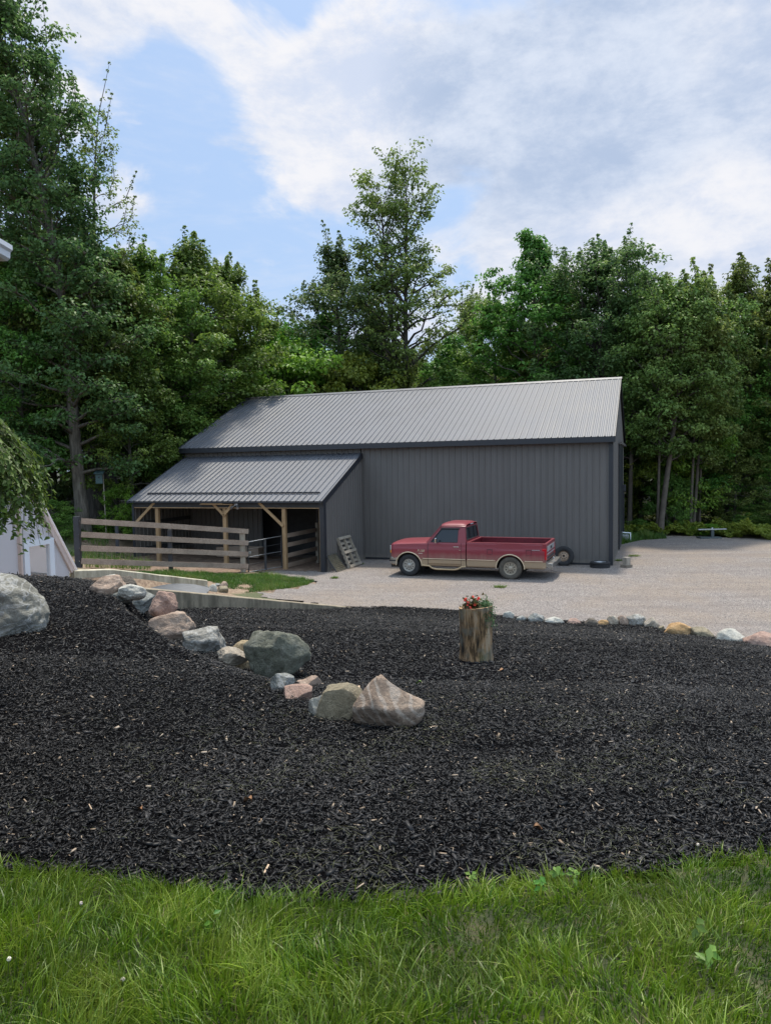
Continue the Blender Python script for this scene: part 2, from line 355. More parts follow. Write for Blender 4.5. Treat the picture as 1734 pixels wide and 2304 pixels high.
hv = t.n('ShaderNodeHueSaturation'); t.l(col, hv.inputs['Color']); hv.inputs['Value'].default_value = .56; wt_ = t.mix(1., hv.outputs[0], (1.01, .955, .905), 'MULTIPLY'); t.set(Base_Color=wt_, Roughness=.92); t.bump(t.math('ADD', t.math('MULTIPLY', t.vor(c, 42), 1.), t.math('MULTIPLY', mid, 1.2)), .7, .02); gravelm = t.m
t = NT('mulch_base'); c = t.co(); n = t.noise(c, 60, 6); t.set(Base_Color=t.ramp(n, [(.35, (.003, .003, .0035)), (.6, (.009, .009, .010)), (.8, (.02, .02, .022))]), Roughness=1.); t.b.inputs['Specular IOR Level'].default_value = 0.; t.bump(n, .9, .03); mulchm = t.m
t = NT('soil_under_grass'); c = t.co(); n = t.noise(c, 9, 6); t.set(Base_Color=t.ramp(n, [(.3, (.012, .018, .005)), (.5, (.03, .038, .011)), (.7, (.07, .065, .028))]), Roughness=.95); t.bump(n, .5, .03); lawnsoil = t.m
t = NT('ground'); c = t.co(); n = t.noise(c, .5, 6, .6); n2 = t.noise(c, 12, 7, .7); sp = t.sep(c)
dirt = t.ramp(n2, [(.3, (.11, .07, .045)), (.5, (.24, .165, .11)), (.72, (.40, .31, .22))])
gr = t.ramp(n2, [(.3, (.02, .035, .01)), (.7, (.06, .10, .028))])
fo = t.ramp(n2, [(.3, (.018, .016, .01)), (.6, (.04, .045, .02)), (.8, (.06, .075, .025))])
far = t.math('ADD', t.math('MULTIPLY', sp[1], .08), -2.15, True)      # woodland floor beyond about 27 m
m1 = t.mix(t.ramp(n, [(.52, 0.), (.60, .8)]), dirt, gr)
t.set(Base_Color=t.mix(far, m1, fo), Roughness=.95); t.bump(n2, .6, .04); groundm = t.m

# one ground sheet out to the horizon, lying just under the yard, bed and lawn
xs = np.unique(np.concatenate([np.arange(-30, 30.1, .5), np.geomspace(30, 900, 26), -np.geomspace(30, 900, 26)]))
ys = np.unique(np.concatenate([np.arange(-12, 60.1, .5), np.geomspace(60, 1500, 30), -np.geomspace(12, 300, 14)]))
X, Y = np.meshgrid(xs, ys); R = np.hypot(X, Y); k = np.clip((R-90)/80, 0, 1)
Z = hL(X, Y); Z = Z*(1-k)+1.2*k
cv = inpoly(X, Y, mulch_poly) | inpoly(X, Y, gravel_poly) | (Y < 3.5); cv[:, :] = cv
Z = np.where(cv, Z-.10, Z)
sn_ = (X-NW0[0])*nwn[0]+(Y-NW0[1])*nwn[1]; al_ = (X-NW0[0])*nwd[0]+(Y-NW0[1])*nwd[1]; Z = np.where((sn_ > .05) & (sn_ < 3.2) & (al_ < 10.0) & (al_ > 2), Z-.75, Z)
idx = np.arange(X.size).reshape(X.shape)
Q = np.stack([idx[:-1, :-1].ravel(), idx[:-1, 1:].ravel(), idx[1:, 1:].ravel(), idx[1:, :-1].ravel()], 1)
tag(link('ground', npmesh('ground', np.stack([X.ravel(), Y.ravel(), Z.ravel()], 1), Q, 4, True), groundm), kind='structure')
tag(grid_sheet('gravel_yard', gravel_poly, .2, hL, .006, gravelm, .1), kind='structure')
def hM2(x, y):
    return hM(x, y)+.004*np.sin(x*5.1+y*2.3)*np.sin(y*4.3-x*1.7)
tag(grid_sheet('mulch_bed', mulch_poly, .1, hM2, .012, mulchm, .04), kind='structure')
lawn_poly = [(-12, -8), (14, -8), (14, 3.7), (6, 3.0), (3, 2.85)]+[(a, b-.02) for a, b in ep[::-1]]+[(-3, 3.05), (-5, 3.2), (-12, 3.5)]
tag(grid_sheet('lawn_soil', lawn_poly, .12, hM, .02, lawnsoil, .05), kind='structure')
# ------------------------------------------------------------------ barn (local x to the right along the front, y to the back)
BA, BX, BY = .3455, 7.975, 25.824
bex = np.array([math.cos(BA), -math.sin(BA)]); bey = np.array([math.sin(BA), math.cos(BA)])
def bw(x, y, z=0): q = np.array([BX, BY])+bex*x+bey*y; return (float(q[0]), float(q[1]), float(z))
def ribbed(mb, o, u, v, n, L, top, bot=lambda s: 0., pitch=.2286, h=.026, w=.05, mi=0, minor=True, holes=()):
    """ribbed steel sheet: along u from 0 to L, between bot(s) and top(s) along v, ribs standing out along n; holes = (s0, s1, vtop)"""
    o, u, v, n = map(Vector, (o, u, v, n)); pts = [(0, 0)]; s = pitch*.5
    while s < L-.03:
        pts += [(s-w/2, 0), (s-w/4, h), (s+w/4, h), (s+w/2, 0)]
        if minor:
            for q in (.36, .64):
                e = s+pitch*q
                if e+.02 < L: pts += [(e-.012, 0), (e, h*.22), (e+.012, 0)]
        s += pitch
    pts.append((L, 0)); V = []
    for s, e in pts:
        b = bot(s)
        for a0, a1, vt in holes:
            if a0 < s < a1: b = vt
        V += [o+u*s+v*b+n*e, o+u*s+v*top(s)+n*e]
    mb.add(V, [(2*i, 2*i+2, 2*i+3, 2*i+1) for i in range(len(pts)-1)], mi)
BL, BD, HE, HR, WF = 17.7, 11.33, 4.57, 7.18, 5.47
barn = tag(empty('barn', (BX, BY, 0), -BA), 'long charcoal grey ribbed steel barn with an open lean-to on its left end', 'barn')
def roofz(y): return HE+.02+(HR-HE)*min(y+.3, 5.77-(y-5.47) if y > 5.47 else 99)/5.77 if y <= 5.47 else HR-(HR-HE)*(y-5.47)/(BD-5.47+.3)
m = MB(); ribbed(m, (-9.44, 0, 0), (1, 0, 0), (0, 0, 1), (0, -1, 0), 9.44-.10, lambda s: HE-.05)
m.build('front_wall', siding, barn)
m = MB(); ribbed(m, (-BL, 0, 0), (1, 0, 0), (0, 0, 1), (0, -1, 0), BL-9.48, lambda s: HE-.05, holes=((3.75, 6.3, 2.25),))
m.build('wall_behind_lean_to', siding, barn)
m = MB(); m.box((-13.97, -.035, 0), (-13.90, .06, 2.3)); m.box((-11.44, -.035, 0), (-11.37, .06, 2.3)); m.box((-13.97, -.035, 2.3), (-11.37, .06, 2.37))
m.build('doorway_frame', trim, barn)
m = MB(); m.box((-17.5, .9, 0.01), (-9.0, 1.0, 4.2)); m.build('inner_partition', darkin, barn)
m = MB(); ribbed(m, (0, 0, 0), (0, 1, 0), (0, 0, 1), (1, 0, 0), BD, lambda s: roofz(s)-.06, holes=((4.9, 8.4, 4.35),))
m.build('gable_wall', siding, barn)
m = MB(); ribbed(m, (-BL, BD, 0), (0, -1, 0), (0, 0, 1), (-1, 0, 0), BD, lambda s: roofz(BD-s)-.06); m.build('far_gable_wall', siding, barn)
m = MB(); ribbed(m, (0, BD, 0), (-1, 0, 0), (0, 0, 1), (0, 1, 0), BL, lambda s: HE-.05); m.build('back_wall', siding, barn)
m = MB(); m.box((.03, 4.86, .05), (.085, 8.44, 4.4), bev=.01); m.build('sliding_door', trim, barn)
m = MB(); m.beam((.12, 4.6, 4.46), (.12, 11.2, 4.46), .08, .1); m.build('door_track', siding, barn)
m = MB(); m.box((.02, 8.9, 2.3), (.2, 9.1, 2.62), bev=.02); m.tube([(.1, 9.0, 0), (.1, 9.0, 2.3)], .03); m.build('electric_box', trim, barn)
# roof slopes
def slope(mb, x0, L, y0, z0, y1, z1, mi=0, th=.0):
    d = Vector((0, y1-y0, z1-z0)); ln = d.length; d.normalize(); n = Vector((1, 0, 0)).cross(d)
    if n.z < 0: n = -n
    ribbed(mb, (x0, y0, z0), (1, 0, 0), d, n, L, lambda s: ln, mi=mi)
OV = .12
m = MB(); slope(m, -BL-.02, BL+OV+.02, -.32, HE, WF, HR); m.build('front_roof', roofm, barn)
m = MB(); slope(m, -BL-.02, BL+OV+.02, BD+.3, HE, WF, HR); m.build('back_roof', roofm, barn)
m = MB(); 
for sg, y1 in ((-1, -.32), (1, BD+.3)):
    z1 = HE; yy = WF+sg*.16; f = abs(yy-WF)/abs(y1-WF); zz = HR-(HR-HE)*f
    V = [(-BL-.04, WF, HR+.045), (OV+.02, WF, HR+.045), (OV+.02, yy, zz+.028), (-BL-.04, yy, zz+.028)]; m.add(V, [(0, 1, 2, 3)])
m.build('ridge_cap', roofm, barn)
m = MB(); m.box((-BL-.03, -.335, HE-.20), (OV, -.30, HE-.004)); m.box((-BL-.03, -.30, HE-.20), (OV, -.005, HE-.19)); m.build('front_fascia', trim, barn)
for x in (OV-.02, -BL-.045):
    m = MB()
    for y1 in (-.32, BD+.3):
        m.beam((x, y1, HE-.07), (x, WF+(.03 if y1 < 0 else 0), HR-.07+(.012 if y1 < 0 else 0)), .03 if y1 < 0 else .026, .16)
    m.build('rake_trim', trim, barn)
m = MB(); m.box((-.11, -.035, 0), (.035, -.022, HE-.20)); m.box((.0225, -.0215, 0), (.035, .11, HE-.06)); m.build('corner_trim', trim, barn)
m = MB(); m.box((-BL-.035, -.035, 0), (-BL+.1, -.022, HE-.2)); m.build('corner_trim', trim, barn)
m = MB(); m.box((-9.34, -.03, .02), (-.12, -.024, .09)); m.build('base_trim', trim, barn)
m = MB()
for x in (-14, -10.5, -7, -3.5): m.beam((x, .1, HE-.1), (x, WF, HR-.15), .04, .2); m.beam((x, WF, HR-.15), (x, BD, HE-.1), .04, .2)
m.build('rafters', lumberx, barn)
# lean-to
LX0, LX1, LD, LH, LT = -17.46, -9.46, -3.69, 2.50, 4.20
LZ0 = .25
def lz(y): return LH+(LT-LH)*(y-(LD-.18))/(0-(LD-.18))
m = MB(); slope(m, LX0-.15, LX1-LX0+.2, LD-.18, LH, -.02, LT); lr = m.build('lean_to_roof', roofm, barn)
m = MB()
m.beam((LX0-.16, LD-.18, LH-.07), (LX0-.16, -.03, LT-.07), .03, .14); m.build('lean_to_rake_trim', trim, barn); m = MB(); m.beam((LX1+.065, LD-.18, LH-.09), (LX1+.065, -.03, LT-.09), .03, .20); m.build('lean_to_rake_trim', trim, barn)
m = MB(); m.box((LX0-.15, LD-.21, LH-.06), (LX1+.05, LD-.18, LH-.008)); m.build('lean_to_drip_edge', trim, barn)
m = MB(); y = LD+.35
q = LX0+.45
while q < LX1-.35: m.box((q, y-.03, lz(y)+.02), (q+.19, y+.02, lz(y)+.075), bev=.004); q += .2286
m.beam((LX0+.4, y, lz(y)+.035), (LX1-.25, y, lz(y)+.035), .02, .035); m.build('snow_guard', trim, lr)
m = MB(); ribbed(m, (LX1+.02, LD, 0), (0, 1, 0), (0, 0, 1), (1, 0, 0), -LD, lambda s: lz(LD+s)-.06); m.build('lean_to_side_wall', siding, barn)
m = MB(); ribbed(m, (LX0, LD, .1), (0, 1, 0), (0, 0, 1), (1, 0, 0), -LD, lambda s: lz(LD+s)-.2); m.build('lean_to_end_wall', siding_old, barn)
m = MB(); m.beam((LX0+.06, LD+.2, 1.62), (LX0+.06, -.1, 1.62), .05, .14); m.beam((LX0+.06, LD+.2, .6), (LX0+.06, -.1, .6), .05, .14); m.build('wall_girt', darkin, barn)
m = MB(); m.box((LX1-.13, LD-.03, .0), (LX1+.035, LD-.018, LH-.02)); m.box((LX1+.0225, LD-.0175, 0), (LX1+.055, LD+.13, LH-.04)); m.build('lean_to_corner_trim', trim, barn)
m = MB(); m.box((LX0-.05, LD-.03, .1), (LX0+.05, LD-.018, LH-.1)); m.build('lean_to_corner_trim', trim, barn)
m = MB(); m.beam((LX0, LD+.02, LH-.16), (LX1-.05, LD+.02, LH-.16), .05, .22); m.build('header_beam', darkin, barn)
m = MB(); m.beam((LX0, LD-.012, LH-.255), (LX1-.1, LD-.012, LH-.255), .012, .03); m.build('header_strip', lumberx, barn)
for px_, z0 in ((-16.42, .2), (-13.45, .15), (-11.02, 0), (LX1-.1, 0)):
    yy = LD+.09; m = MB(); m.box((px_-.07, yy-.065, z0-.1), (px_+.07, yy+.065, LH-.05), bev=.006); m.build('post', lumber, barn)
def brace(x0, z0, x1, z1):
    m = MB(); m.beam((x0, LD+.0, z0), (x1, LD+.0, z1), .045, .10, ext=.03); m.build('brace', lumberx, barn)
brace(-17.3, 1.72, -16.5, 2.42); brace(-11.05, 1.62, -11.95, 2.42); brace(-13.45, 1.98, -13.85, 2.36); brace(-13.45, 1.98, -13.08, 2.36)
for yy in (-2.7, -1.8, -.9):
    m = MB(); m.beam((LX0, yy, lz(yy)-.09), (LX1, yy, lz(yy)-.09), .05, .13); m.build('purlin', lumberx, barn)
m = MB(); m.box((-14.37, LD-.16, LH-.13), (-12.98, LD-.02, LH-.105)); m.box((-14.33, LD-.15, LH-.104), (-13.4, LD-.03, LH-.075)); m.build('eave_board', lumberx, barn)
lamp = MB(); lamp.box((-12.98, LD-.02, LH-.16), (-12.86, LD+.06, LH-.10), bev=.008); lo = lamp.build('security_lamp', whitep, barn)
for sx in (-1, 1):
    m = MB(); c0 = Vector((-12.92, LD-.03, LH-.15)); c1 = c0+Vector((sx*.11, -.05, -.06)); m.tube([c0, c1], .015, 6, 0); m.tube([c1+Vector((0, .03, .02)), c1+Vector((sx*.03, -.07, -.05))], [.03, .052], 12, 0); m.build('lamp_head', galv, lo)

# the floor of the pen is trodden earth
t = NT('trodden_earth'); c = t.co(); n = t.noise(c, 5, 7, .65); t.set(Base_Color=t.ramp(n, [(.3, (.10, .06, .04)), (.55, (.21, .14, .095)), (.75, (.33, .25, .18))]), Roughness=.95); t.bump(n, .7, .05); earth = t.m
pen = [bw(-17.6, -.05)[:2], bw(-17.6, -4.2)[:2], (-8.85, 21.6), (-7.2, 22.7), (-4.7, 24.7), bw(-11.0, -3.9)[:2], bw(-9.6, -3.5)[:2], bw(-9.5, -.05)[:2]]
tag(grid_sheet('trodden_ground', pen, .12, hL, .018, earth, .08), kind='structure')

# ------------------------------------------------------------------ board fence, gate, inner fence
FA = np.array(at(178, 1278, 21.3)); FB = np.array(at(556, 1287, 24.8)); fd = FB-FA; fdn = fd/np.linalg.norm(fd)
fence = tag(empty('board_fence', tuple(FA)), 'weathered four board fence with a black end post in front of the lean-to', 'fence')
loc = lambda p: Vector(tuple(np.array(p)-FA))
fn = Vector((fd[1], -fd[0], 0)).normalized()
tops = [(1165, 1190), (1195, 1216), (1226, 1241), (1255, 1268)]
for (ya, yb) in tops:
    p = at(181, ya+7, 21.3); q = at(556, yb+5.5, 24.8)
    mid = (np.array(p)+np.array(q))/2+np.array([0, 0, .012*random.choice((-1, 1))])
    b1, b2 = loc(p), loc(q); m = MB(); m.beam(b1, loc(mid), .035, .165); m.beam(loc(mid)+(b2-b1).normalized()*.004, b2, .035, .163); 
    m.v = [tuple(Vector(v)+fn*.09) for v in m.v]
    m.build('rail', railwood, fence, bevel=.004)
def fpost(fr, w, hgt, mat_, dz=0):
    p = FA+fd*fr; z = hz(p[0], p[1]); c_ = loc((p[0], p[1], z)); m = MB(); m.box((c_.x-w/2, c_.y-w/2, c_.z-.3), (c_.x+w/2, c_.y+w/2, c_.z+hgt), bev=.008); m.build('post', mat_, fence)
fpost(0.0, .16, 1.50, blackwood); fpost(.51, .12, 1.36, blackwood); fpost(.975, .16, 1.42, greywood)
for (ya, yb) in tops:
    q = loc(at(177, ya+7, 21.2)); m = MB(); m.tube([q+fn*.08, q+fn*.1], .012, 8); m.build('bolt', chrome, fence)
# gate of thin black tube
GA = np.array(at(558, 1290, 24.75)); GB = np.array(bw(-11.1, LD+.02, .0)); 
gate = tag(empty('tube_gate', tuple(GA)), 'thin black wire and tube gate between the fence end and the wooden post', 'gate')
def gp(f, z): q = GA+(GB-GA)*f; return Vector((q[0]-GA[0], q[1]-GA[1], z-GA[2]))
za, zb = .1, .08
m = MB()
for i in range(5):
    f_ = i/4; m2 = MB(); m2.tube([gp(.02, .16+1.02*f_), gp(.98, .15+1.10*f_)], .014 if i in (0, 4) else .011, 8); m2.build('cross_tube', blacksteel if i % 2 else galv, gate)
for f_ in (.02, .98): m2 = MB(); m2.tube([gp(f_, .10), gp(f_, 1.28+(.3 if f_ < .5 else 0))], .022, 8); m2.build('upright', blacksteel, gate)
m2 = MB(); m2.box(tuple(gp(.5, .12)-Vector((.04, .01, 0))), tuple(gp(.5, 1.22)+Vector((.04, .01, 0)))); m2.build('centre_board', darkin, gate)
m2 = MB(); m2.box(tuple(gp(.06, .78)-Vector((.05, .03, .02))), tuple(gp(.06, .83)+Vector((.05, .03, .02))), bev=.006); m2.build('latch', galv, gate)
m2 = MB(); m2.tube([gp(.965, .6)+Vector((0, 0, 0)), gp(.975, .9), gp(.97, 1.05)], [.02, .035, .02], 8); m2.build('chain', blacksteel, gate)
# inner fence, going back from the wooden post
inner = tag(empty('pen_fence', bw(-11.02, LD+.2, 0), -BA), 'short board fence with a rough post in the shade under the lean-to', 'fence')
for zc in (.16, .52, .90, 1.24): m = MB(); m.beam((0.02, 0, zc), (.25, 2.0, zc+.04), .035, .15); m.build('rail', railwood, inner)
m = MB(); m.tube([(.25, 2.08, -.2), (.25, 2.08, 1.55)], [.075, .07], 10); m.build('post', greywood, inner)
# red bucket and a trough in the shade
bk = MB(); bk.lathe([(.0, 0), (.11, 0), (.15, .3), (.158, .3), (.158, .32), (.145, .32), (.105, .02), (0, .02)], (0, 0, 0), 'Z', 20)
redp = plain('red_plastic', (.5, .06, .035), .45)
o = tag(empty('bucket', bw(-10.2, -2.0, .52), -BA), 'orange red bucket hanging in the dark right end of the lean-to', 'bucket'); bk.build('pail', redp, o)
m = MB(); m.tube([(-.155, 0, .3), (-.1, 0, .42), (0, 0, .48), (.1, 0, .42), (.155, 0, .3)], .004, 5); m.build('handle', galv, o)
m = MB(); m.box((-.95, -.25, 0), (.95, .25, .05)); m.beam((-.95, -.25, .22), (.95, -.25, .22), .03, .36); m.beam((-.95, .25, .22), (.95, .25, .22), .03, .36); m.box((-.97, -.25, .04), (-.94, .25, .4)); m.box((.94, -.25, .04), (.97, .25, .4))
o = m.build('feed_trough', railwood); o.location = bw(-14.3, -1.2, .12); o.rotation_euler = (0, 0, -BA); tag(o, 'long low wooden trough on the ground under the lean-to roof', 'trough')

# ------------------------------------------------------------------ pallets and the like leaning on the lean-to side wall
def leaner(name, x_foot, y0, y1, hgt, z):
    o = empty(name, bw(x_foot, y0, z), -BA); return o
pal = empty('pallet', bw(-8.95, -2.62, .01), -BA); tag(pal, 'upright wooden pallet leaning against the lean-to side wall', 'pallet')
top = Vector((-.47, 0, 1.08)); L_ = 1.12; 
dn = Vector((1.08, 0, .47)).normalized()
for i in range(3): y = .03+i*(L_-.06)/2; m = MB(); m.beam((0, y, 0), top+Vector((0, y, 0)), .045, .09, up=tuple(dn)); m.build('stringer', greywood, pal)
for i in range(7):
    f_ = .04+i*.153; m = MB(); a_ = top*f_; m.beam(a_-dn*.055, a_-dn*.055+Vector((0, L_, 0)), .09, .018, up=tuple(dn)); m.build('slat', greywood, pal)
for f_ in (.04, .5, .96): m = MB(); a_ = top*f_; m.beam(a_+dn*.055, a_+dn*.055+Vector((0, L_, 0)), .1, .018, up=tuple(dn)); m.build('slat', greywood, pal)
gr = empty('wire_crate_panel', bw(-9.02, -3.62, 0.0), -BA); tag(gr, 'small dark wire mesh panel leaning on the wall beside the pallet', 'panel')
top = Vector((-.38, .0, .56)); dn = Vector((.56, 0, .38)).normalized(); L_ = .85
m = MB()
for i in range(15): y = i*L_/14; m.beam((0, y, 0), top+Vector((0, y, 0)), .008, .01, up=tuple(dn))
for i in range(11): a_ = top*(i/10); m.beam(a_+dn*.012, a_+dn*.012+Vector((0, L_, 0)), .012, .008, up=tuple(dn))
m.build('mesh', plain('rusty_olive_wire', (.16, .14, .09), .8, 0, .3), gr)
m = MB()
for y in (0, L_): m.beam((0, y, 0), top+Vector((0, y, 0)), .03, .03, up=tuple(dn))
for f_ in (0, 1): m.beam(top*f_, top*f_+Vector((0, L_, 0)), .03, .03, up=tuple(dn))
m.build('frame', blackwood, gr)

# ------------------------------------------------------------------ loose tyres and block by the barn corner
def tyre_prof(R, w, rr):
    return [(rr, -w*.36), (rr+.02, -w*.44), (rr+(R-rr)*.45, -w*.5), (rr+(R-rr)*.82, -w*.46), (R*.985, -w*.38), (R, -w*.3), (R, -w*.13), (R-.012, -w*.12), (R-.012, -w*.07), (R, -w*.06), (R, w*.06), (R-.012, w*.07), (R-.012, w*.12), (R, w*.13), (R, w*.3), (R*.985, w*.38), (rr+(R-rr)*.82, w*.46), (rr+(R-rr)*.45, w*.5), (rr+.02, w*.44), (rr, w*.36), (rr-.012, w*.3), (rr-.012, -w*.3), (rr, -w*.36)]
def holed_disc(mb, R0, R1, y, yd, nh, rh, rc, mi=0, n=60):
    """dished wheel disc with round hand holes: hole walls modelled as dark cups standing behind the face"""
    mb.lathe([(R1, y+.02), (R1*.86, y-.005), (rc+rh+.01, y), (rc-rh-.012, y-.004), (R0+.03, y+yd), (R0, y+yd*.6), (.045, y+yd*.6), (.045, y-.05), (.0, y-.05)], (0, 0, 0), 'Y', n, mi)
rusty = plain('bronze_painted_steel_rim', (.33, .24, .17), .55, .3, .25)
sp = empty('spare_tyre', bw(-1.63, -.34, .355), -BA); tag(sp, 'worn tyre on a rusty tan rim standing against the barn behind the tailgate', 'tyre')
m = MB(); m.lathe(tyre_prof(.355, .21, .2), (0, 0, 0), 'Y', 48); tobj = m.build('tyre', tyrem, sp)
m = MB(); m.lathe([(.2, -.08), (.205, -.07), (.19, -.055), (.175, -.03), (.17, .06), (.19, .08), (.2, .085)], (0, 0, 0), 'Y', 40); m.build('rim', rusty, sp)
m = MB(); m.lathe([(.172, -.01), (.15, -.03), (.125, -.028)], (0, 0, 0), 'Y', 40); m.lathe([(.085, -.035), (.06, -.045), (.04, -.04), (.04, .0)], (0, 0, 0), 'Y', 40)
for k in range(8):
    a_ = 2*math.pi*k/8; p_ = Vector((math.cos(a_), 0, math.sin(a_))); q_ = Vector((-math.sin(a_), 0, math.cos(a_)))
    V = [p_*.08-q_*.02+Vector((0, -.034, 0)), p_*.08+q_*.02+Vector((0, -.034, 0)), p_*.128+q_*.034+Vector((0, -.028, 0)), p_*.128-q_*.034+Vector((0, -.028, 0))]
    V += [v+Vector((0, .012, 0)) for v in V]; m.add(V, [(0, 1, 2, 3), (7, 6, 5, 4), (0, 4, 5, 1), (1, 5, 6, 2), (2, 6, 7, 3), (3, 7, 4, 0)])
m.build('spokes', rusty, sp)
sp.rotation_euler = (math.radians(-9), 0, -BA)
fl = empty('flat_tyre', bw(-.37, -.55, .115), 0); tag(fl, 'loose tyre lying flat on the gravel at the barn corner', 'tyre')
m = MB(); m.lathe(tyre_prof(.34, .23, .2), (0, 0, 0), 'Y', 48); q = m.build('tyre', tyrem, fl); q.rotation_euler = (math.pi/2, 0, 0)
m = MB(); m.lathe([(0, .03), (.13, .03), (.15, .06), (.19, .1), (.2, .1), (.205, .09), (.19, .07), (.19, -.05), (0, -.05)], (0, 0, 0), 'Z', 36); m.build('rim', galv, fl)
bp = hit(1408, 1277, hL); ob = empty('wood_block', tuple(bp), .5); tag(ob, 'short grey wooden block on a square foot standing on the gravel', 'block')
m = MB(); m.box((-.1, -.1, .1), (.1, .1, .36), bev=.01); m.build('block', greywood, ob)
m = MB(); m.box((-.15, -.14, 0), (.15, .14, .11), bev=.01); m.build('foot', wood('dark_grey_wood', (.16, .13, .1), (.28, .24, .19), 0), ob)
# small white pipe stub and a box with a pipe beyond the gable
o = empty('cleanout_pipe', (*hit(1391, 1229, hL)[:2], 0)); tag(o, 'short white pipe stub rising beside the barn gable', 'pipe'); m = MB(); m.tube([(0, 0, -.1), (0, 0, .34)], .055, 14); m.build('pipe', whitep, o); m = MB(); m.tube([(0, 0, .34), (0, 0, .39)], .065, 14); m.build('cap', whitep, o)
g0 = hit(1402, 1219, hL); o = empty('utility_box', tuple(g0), -BA); tag(o, 'low grey utility box with a white pipe behind the barn corner', 'box')
m = MB(); m.box((-.25, -.2, 0), (.22, .25, .34), bev=.02); m.build('box', galv, o); m = MB(); m.tube([(.30, -.1, 0), (.30, -.1, .42), (-.2, -.1, .44)], .035, 10); m.build('pipe', whitep, o)
# T-shaped metal stand at the wood's edge
g0 = hit(1601, 1211, hL); o = empty('metal_stand', tuple(g0)); tag(o, 'low dark metal stand with a long crossbar at the edge of the gravel', 'stand')
dark = plain('dark_grey_steel', (.07, .085, .09), .5, .3)
m = MB(); m.box((-.65, -.25, .0), (.35, .25, .07), bev=.01); m.build('base', dark, o)
m = MB(); m.box((-.06, -.05, .07), (.07, .05, .40)); m.build('upright', dark, o)
m = MB(); m.box((-.68, -.06, .40), (.66, .06, .45), bev=.005); m.build('crossbar', galv, o)
m = MB(); m.tube([(0, 0, .45), (0, 0, .50)], .035, 10); m.build('knob', whitep, o)

# ------------------------------------------------------------------ concrete walls, metal sheet, A-frame greenhouse
def concrete(name, base, dark_, stain):
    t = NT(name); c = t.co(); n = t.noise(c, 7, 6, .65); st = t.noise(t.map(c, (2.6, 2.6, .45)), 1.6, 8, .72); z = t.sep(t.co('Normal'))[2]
    a_ = t.mix(t.ramp(n, [(.3, 0.), (.7, 1.)]), base, tuple(x*1.3 for x in base)); b_ = t.mix(t.ramp(st, [(.42, 0.), (.62, .85)]), a_, dark_)
    b_ = t.mix(t.ramp(t.noise(c, 2.3, 5), [(.5, 0.), (.7, .5)]), b_, stain)
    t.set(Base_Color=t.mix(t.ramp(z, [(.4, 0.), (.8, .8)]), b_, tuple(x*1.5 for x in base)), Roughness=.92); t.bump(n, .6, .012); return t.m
conc1 = concrete('concrete_stained', (.25, .205, .145), (.095, .08, .055), (.15, .135, .09))
conc2 = concrete('concrete_pale', (.42, .375, .28), (.20, .165, .11), (.32, .28, .2))
def wall(name, label, pts, th, mt):
    """pts = (x, y, top z, bottom z)"""
    P = []
    for (a0, b0) in zip(pts[:-1], pts[1:]):
        a0, b0 = np.array(a0, float), np.array(b0, float); n_ = max(1, int(np.linalg.norm((b0-a0)[:2])/.12))
        for i in range(n_): P.append(a0+(b0-a0)*i/n_)
    P.append(np.array(pts[-1], float)); o0 = P[0]; V = []
    for i, p in enumerate(P):
        d_ = P[min(i+1, len(P)-1)][:2]-P[max(i-1, 0)][:2]; d_ /= np.linalg.norm(d_); n_ = np.array([-d_[1], d_[0]])
        w1 = .010*mn.noise(Vector((i*.31, 0, 5)))+.006*mn.noise(Vector((i*1.3, 2, 5)))
        rel = lambda s, z: (p[0]-o0[0]+n_[0]*s, p[1]-o0[1]+n_[1]*s, z-o0[3])
        V += [rel(-th/2, p[3]), rel(-th/2, p[2]-.018+w1), rel(-th/2+.016, p[2]+w1), rel(th/2-.016, p[2]+w1*.6), rel(th/2, p[2]-.018), rel(th/2, p[3])]
    Fs = []
    for i in range(len(P)-1):
        for k in range(5): Fs.append((i*6+k, i*6+k+1, i*6+k+7, i*6+k+6))
    Fs += [tuple(range(6)), tuple(range(len(V)-1, len(V)-7, -1))]
    m = MB(); m.add(V, Fs); o = m.build(name, mt); o.location = (o0[0], o0[1], o0[3]); return tag(o, label, 'wall')
def nwp(t_): return NW0+(NW1-NW0)*t_
# tops measured along the wall
dn_ = lambda p: (p-np.array([-4.25, 15]))@nwd
pts = []
for tt in np.linspace(0, 1, 12): p = nwp(tt); s_ = dn_(p); pts.append((p[0], p[1], 1.17-.222*s_+(.0 if s_ > -3.4 else 0), -.1 if s_ > 2 else .3))
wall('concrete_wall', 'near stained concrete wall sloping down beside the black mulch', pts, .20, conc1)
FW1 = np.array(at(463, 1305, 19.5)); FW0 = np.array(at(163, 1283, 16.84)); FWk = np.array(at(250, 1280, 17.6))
wall('concrete_wall', 'far pale concrete wall with a bend at the foot of the board fence', [(FW0[0], FW0[1], FW0[2], .5), (FWk[0], FWk[1], FWk[2], .3), (FW1[0], FW1[1], FW1[2], .1)], .18, conc2)
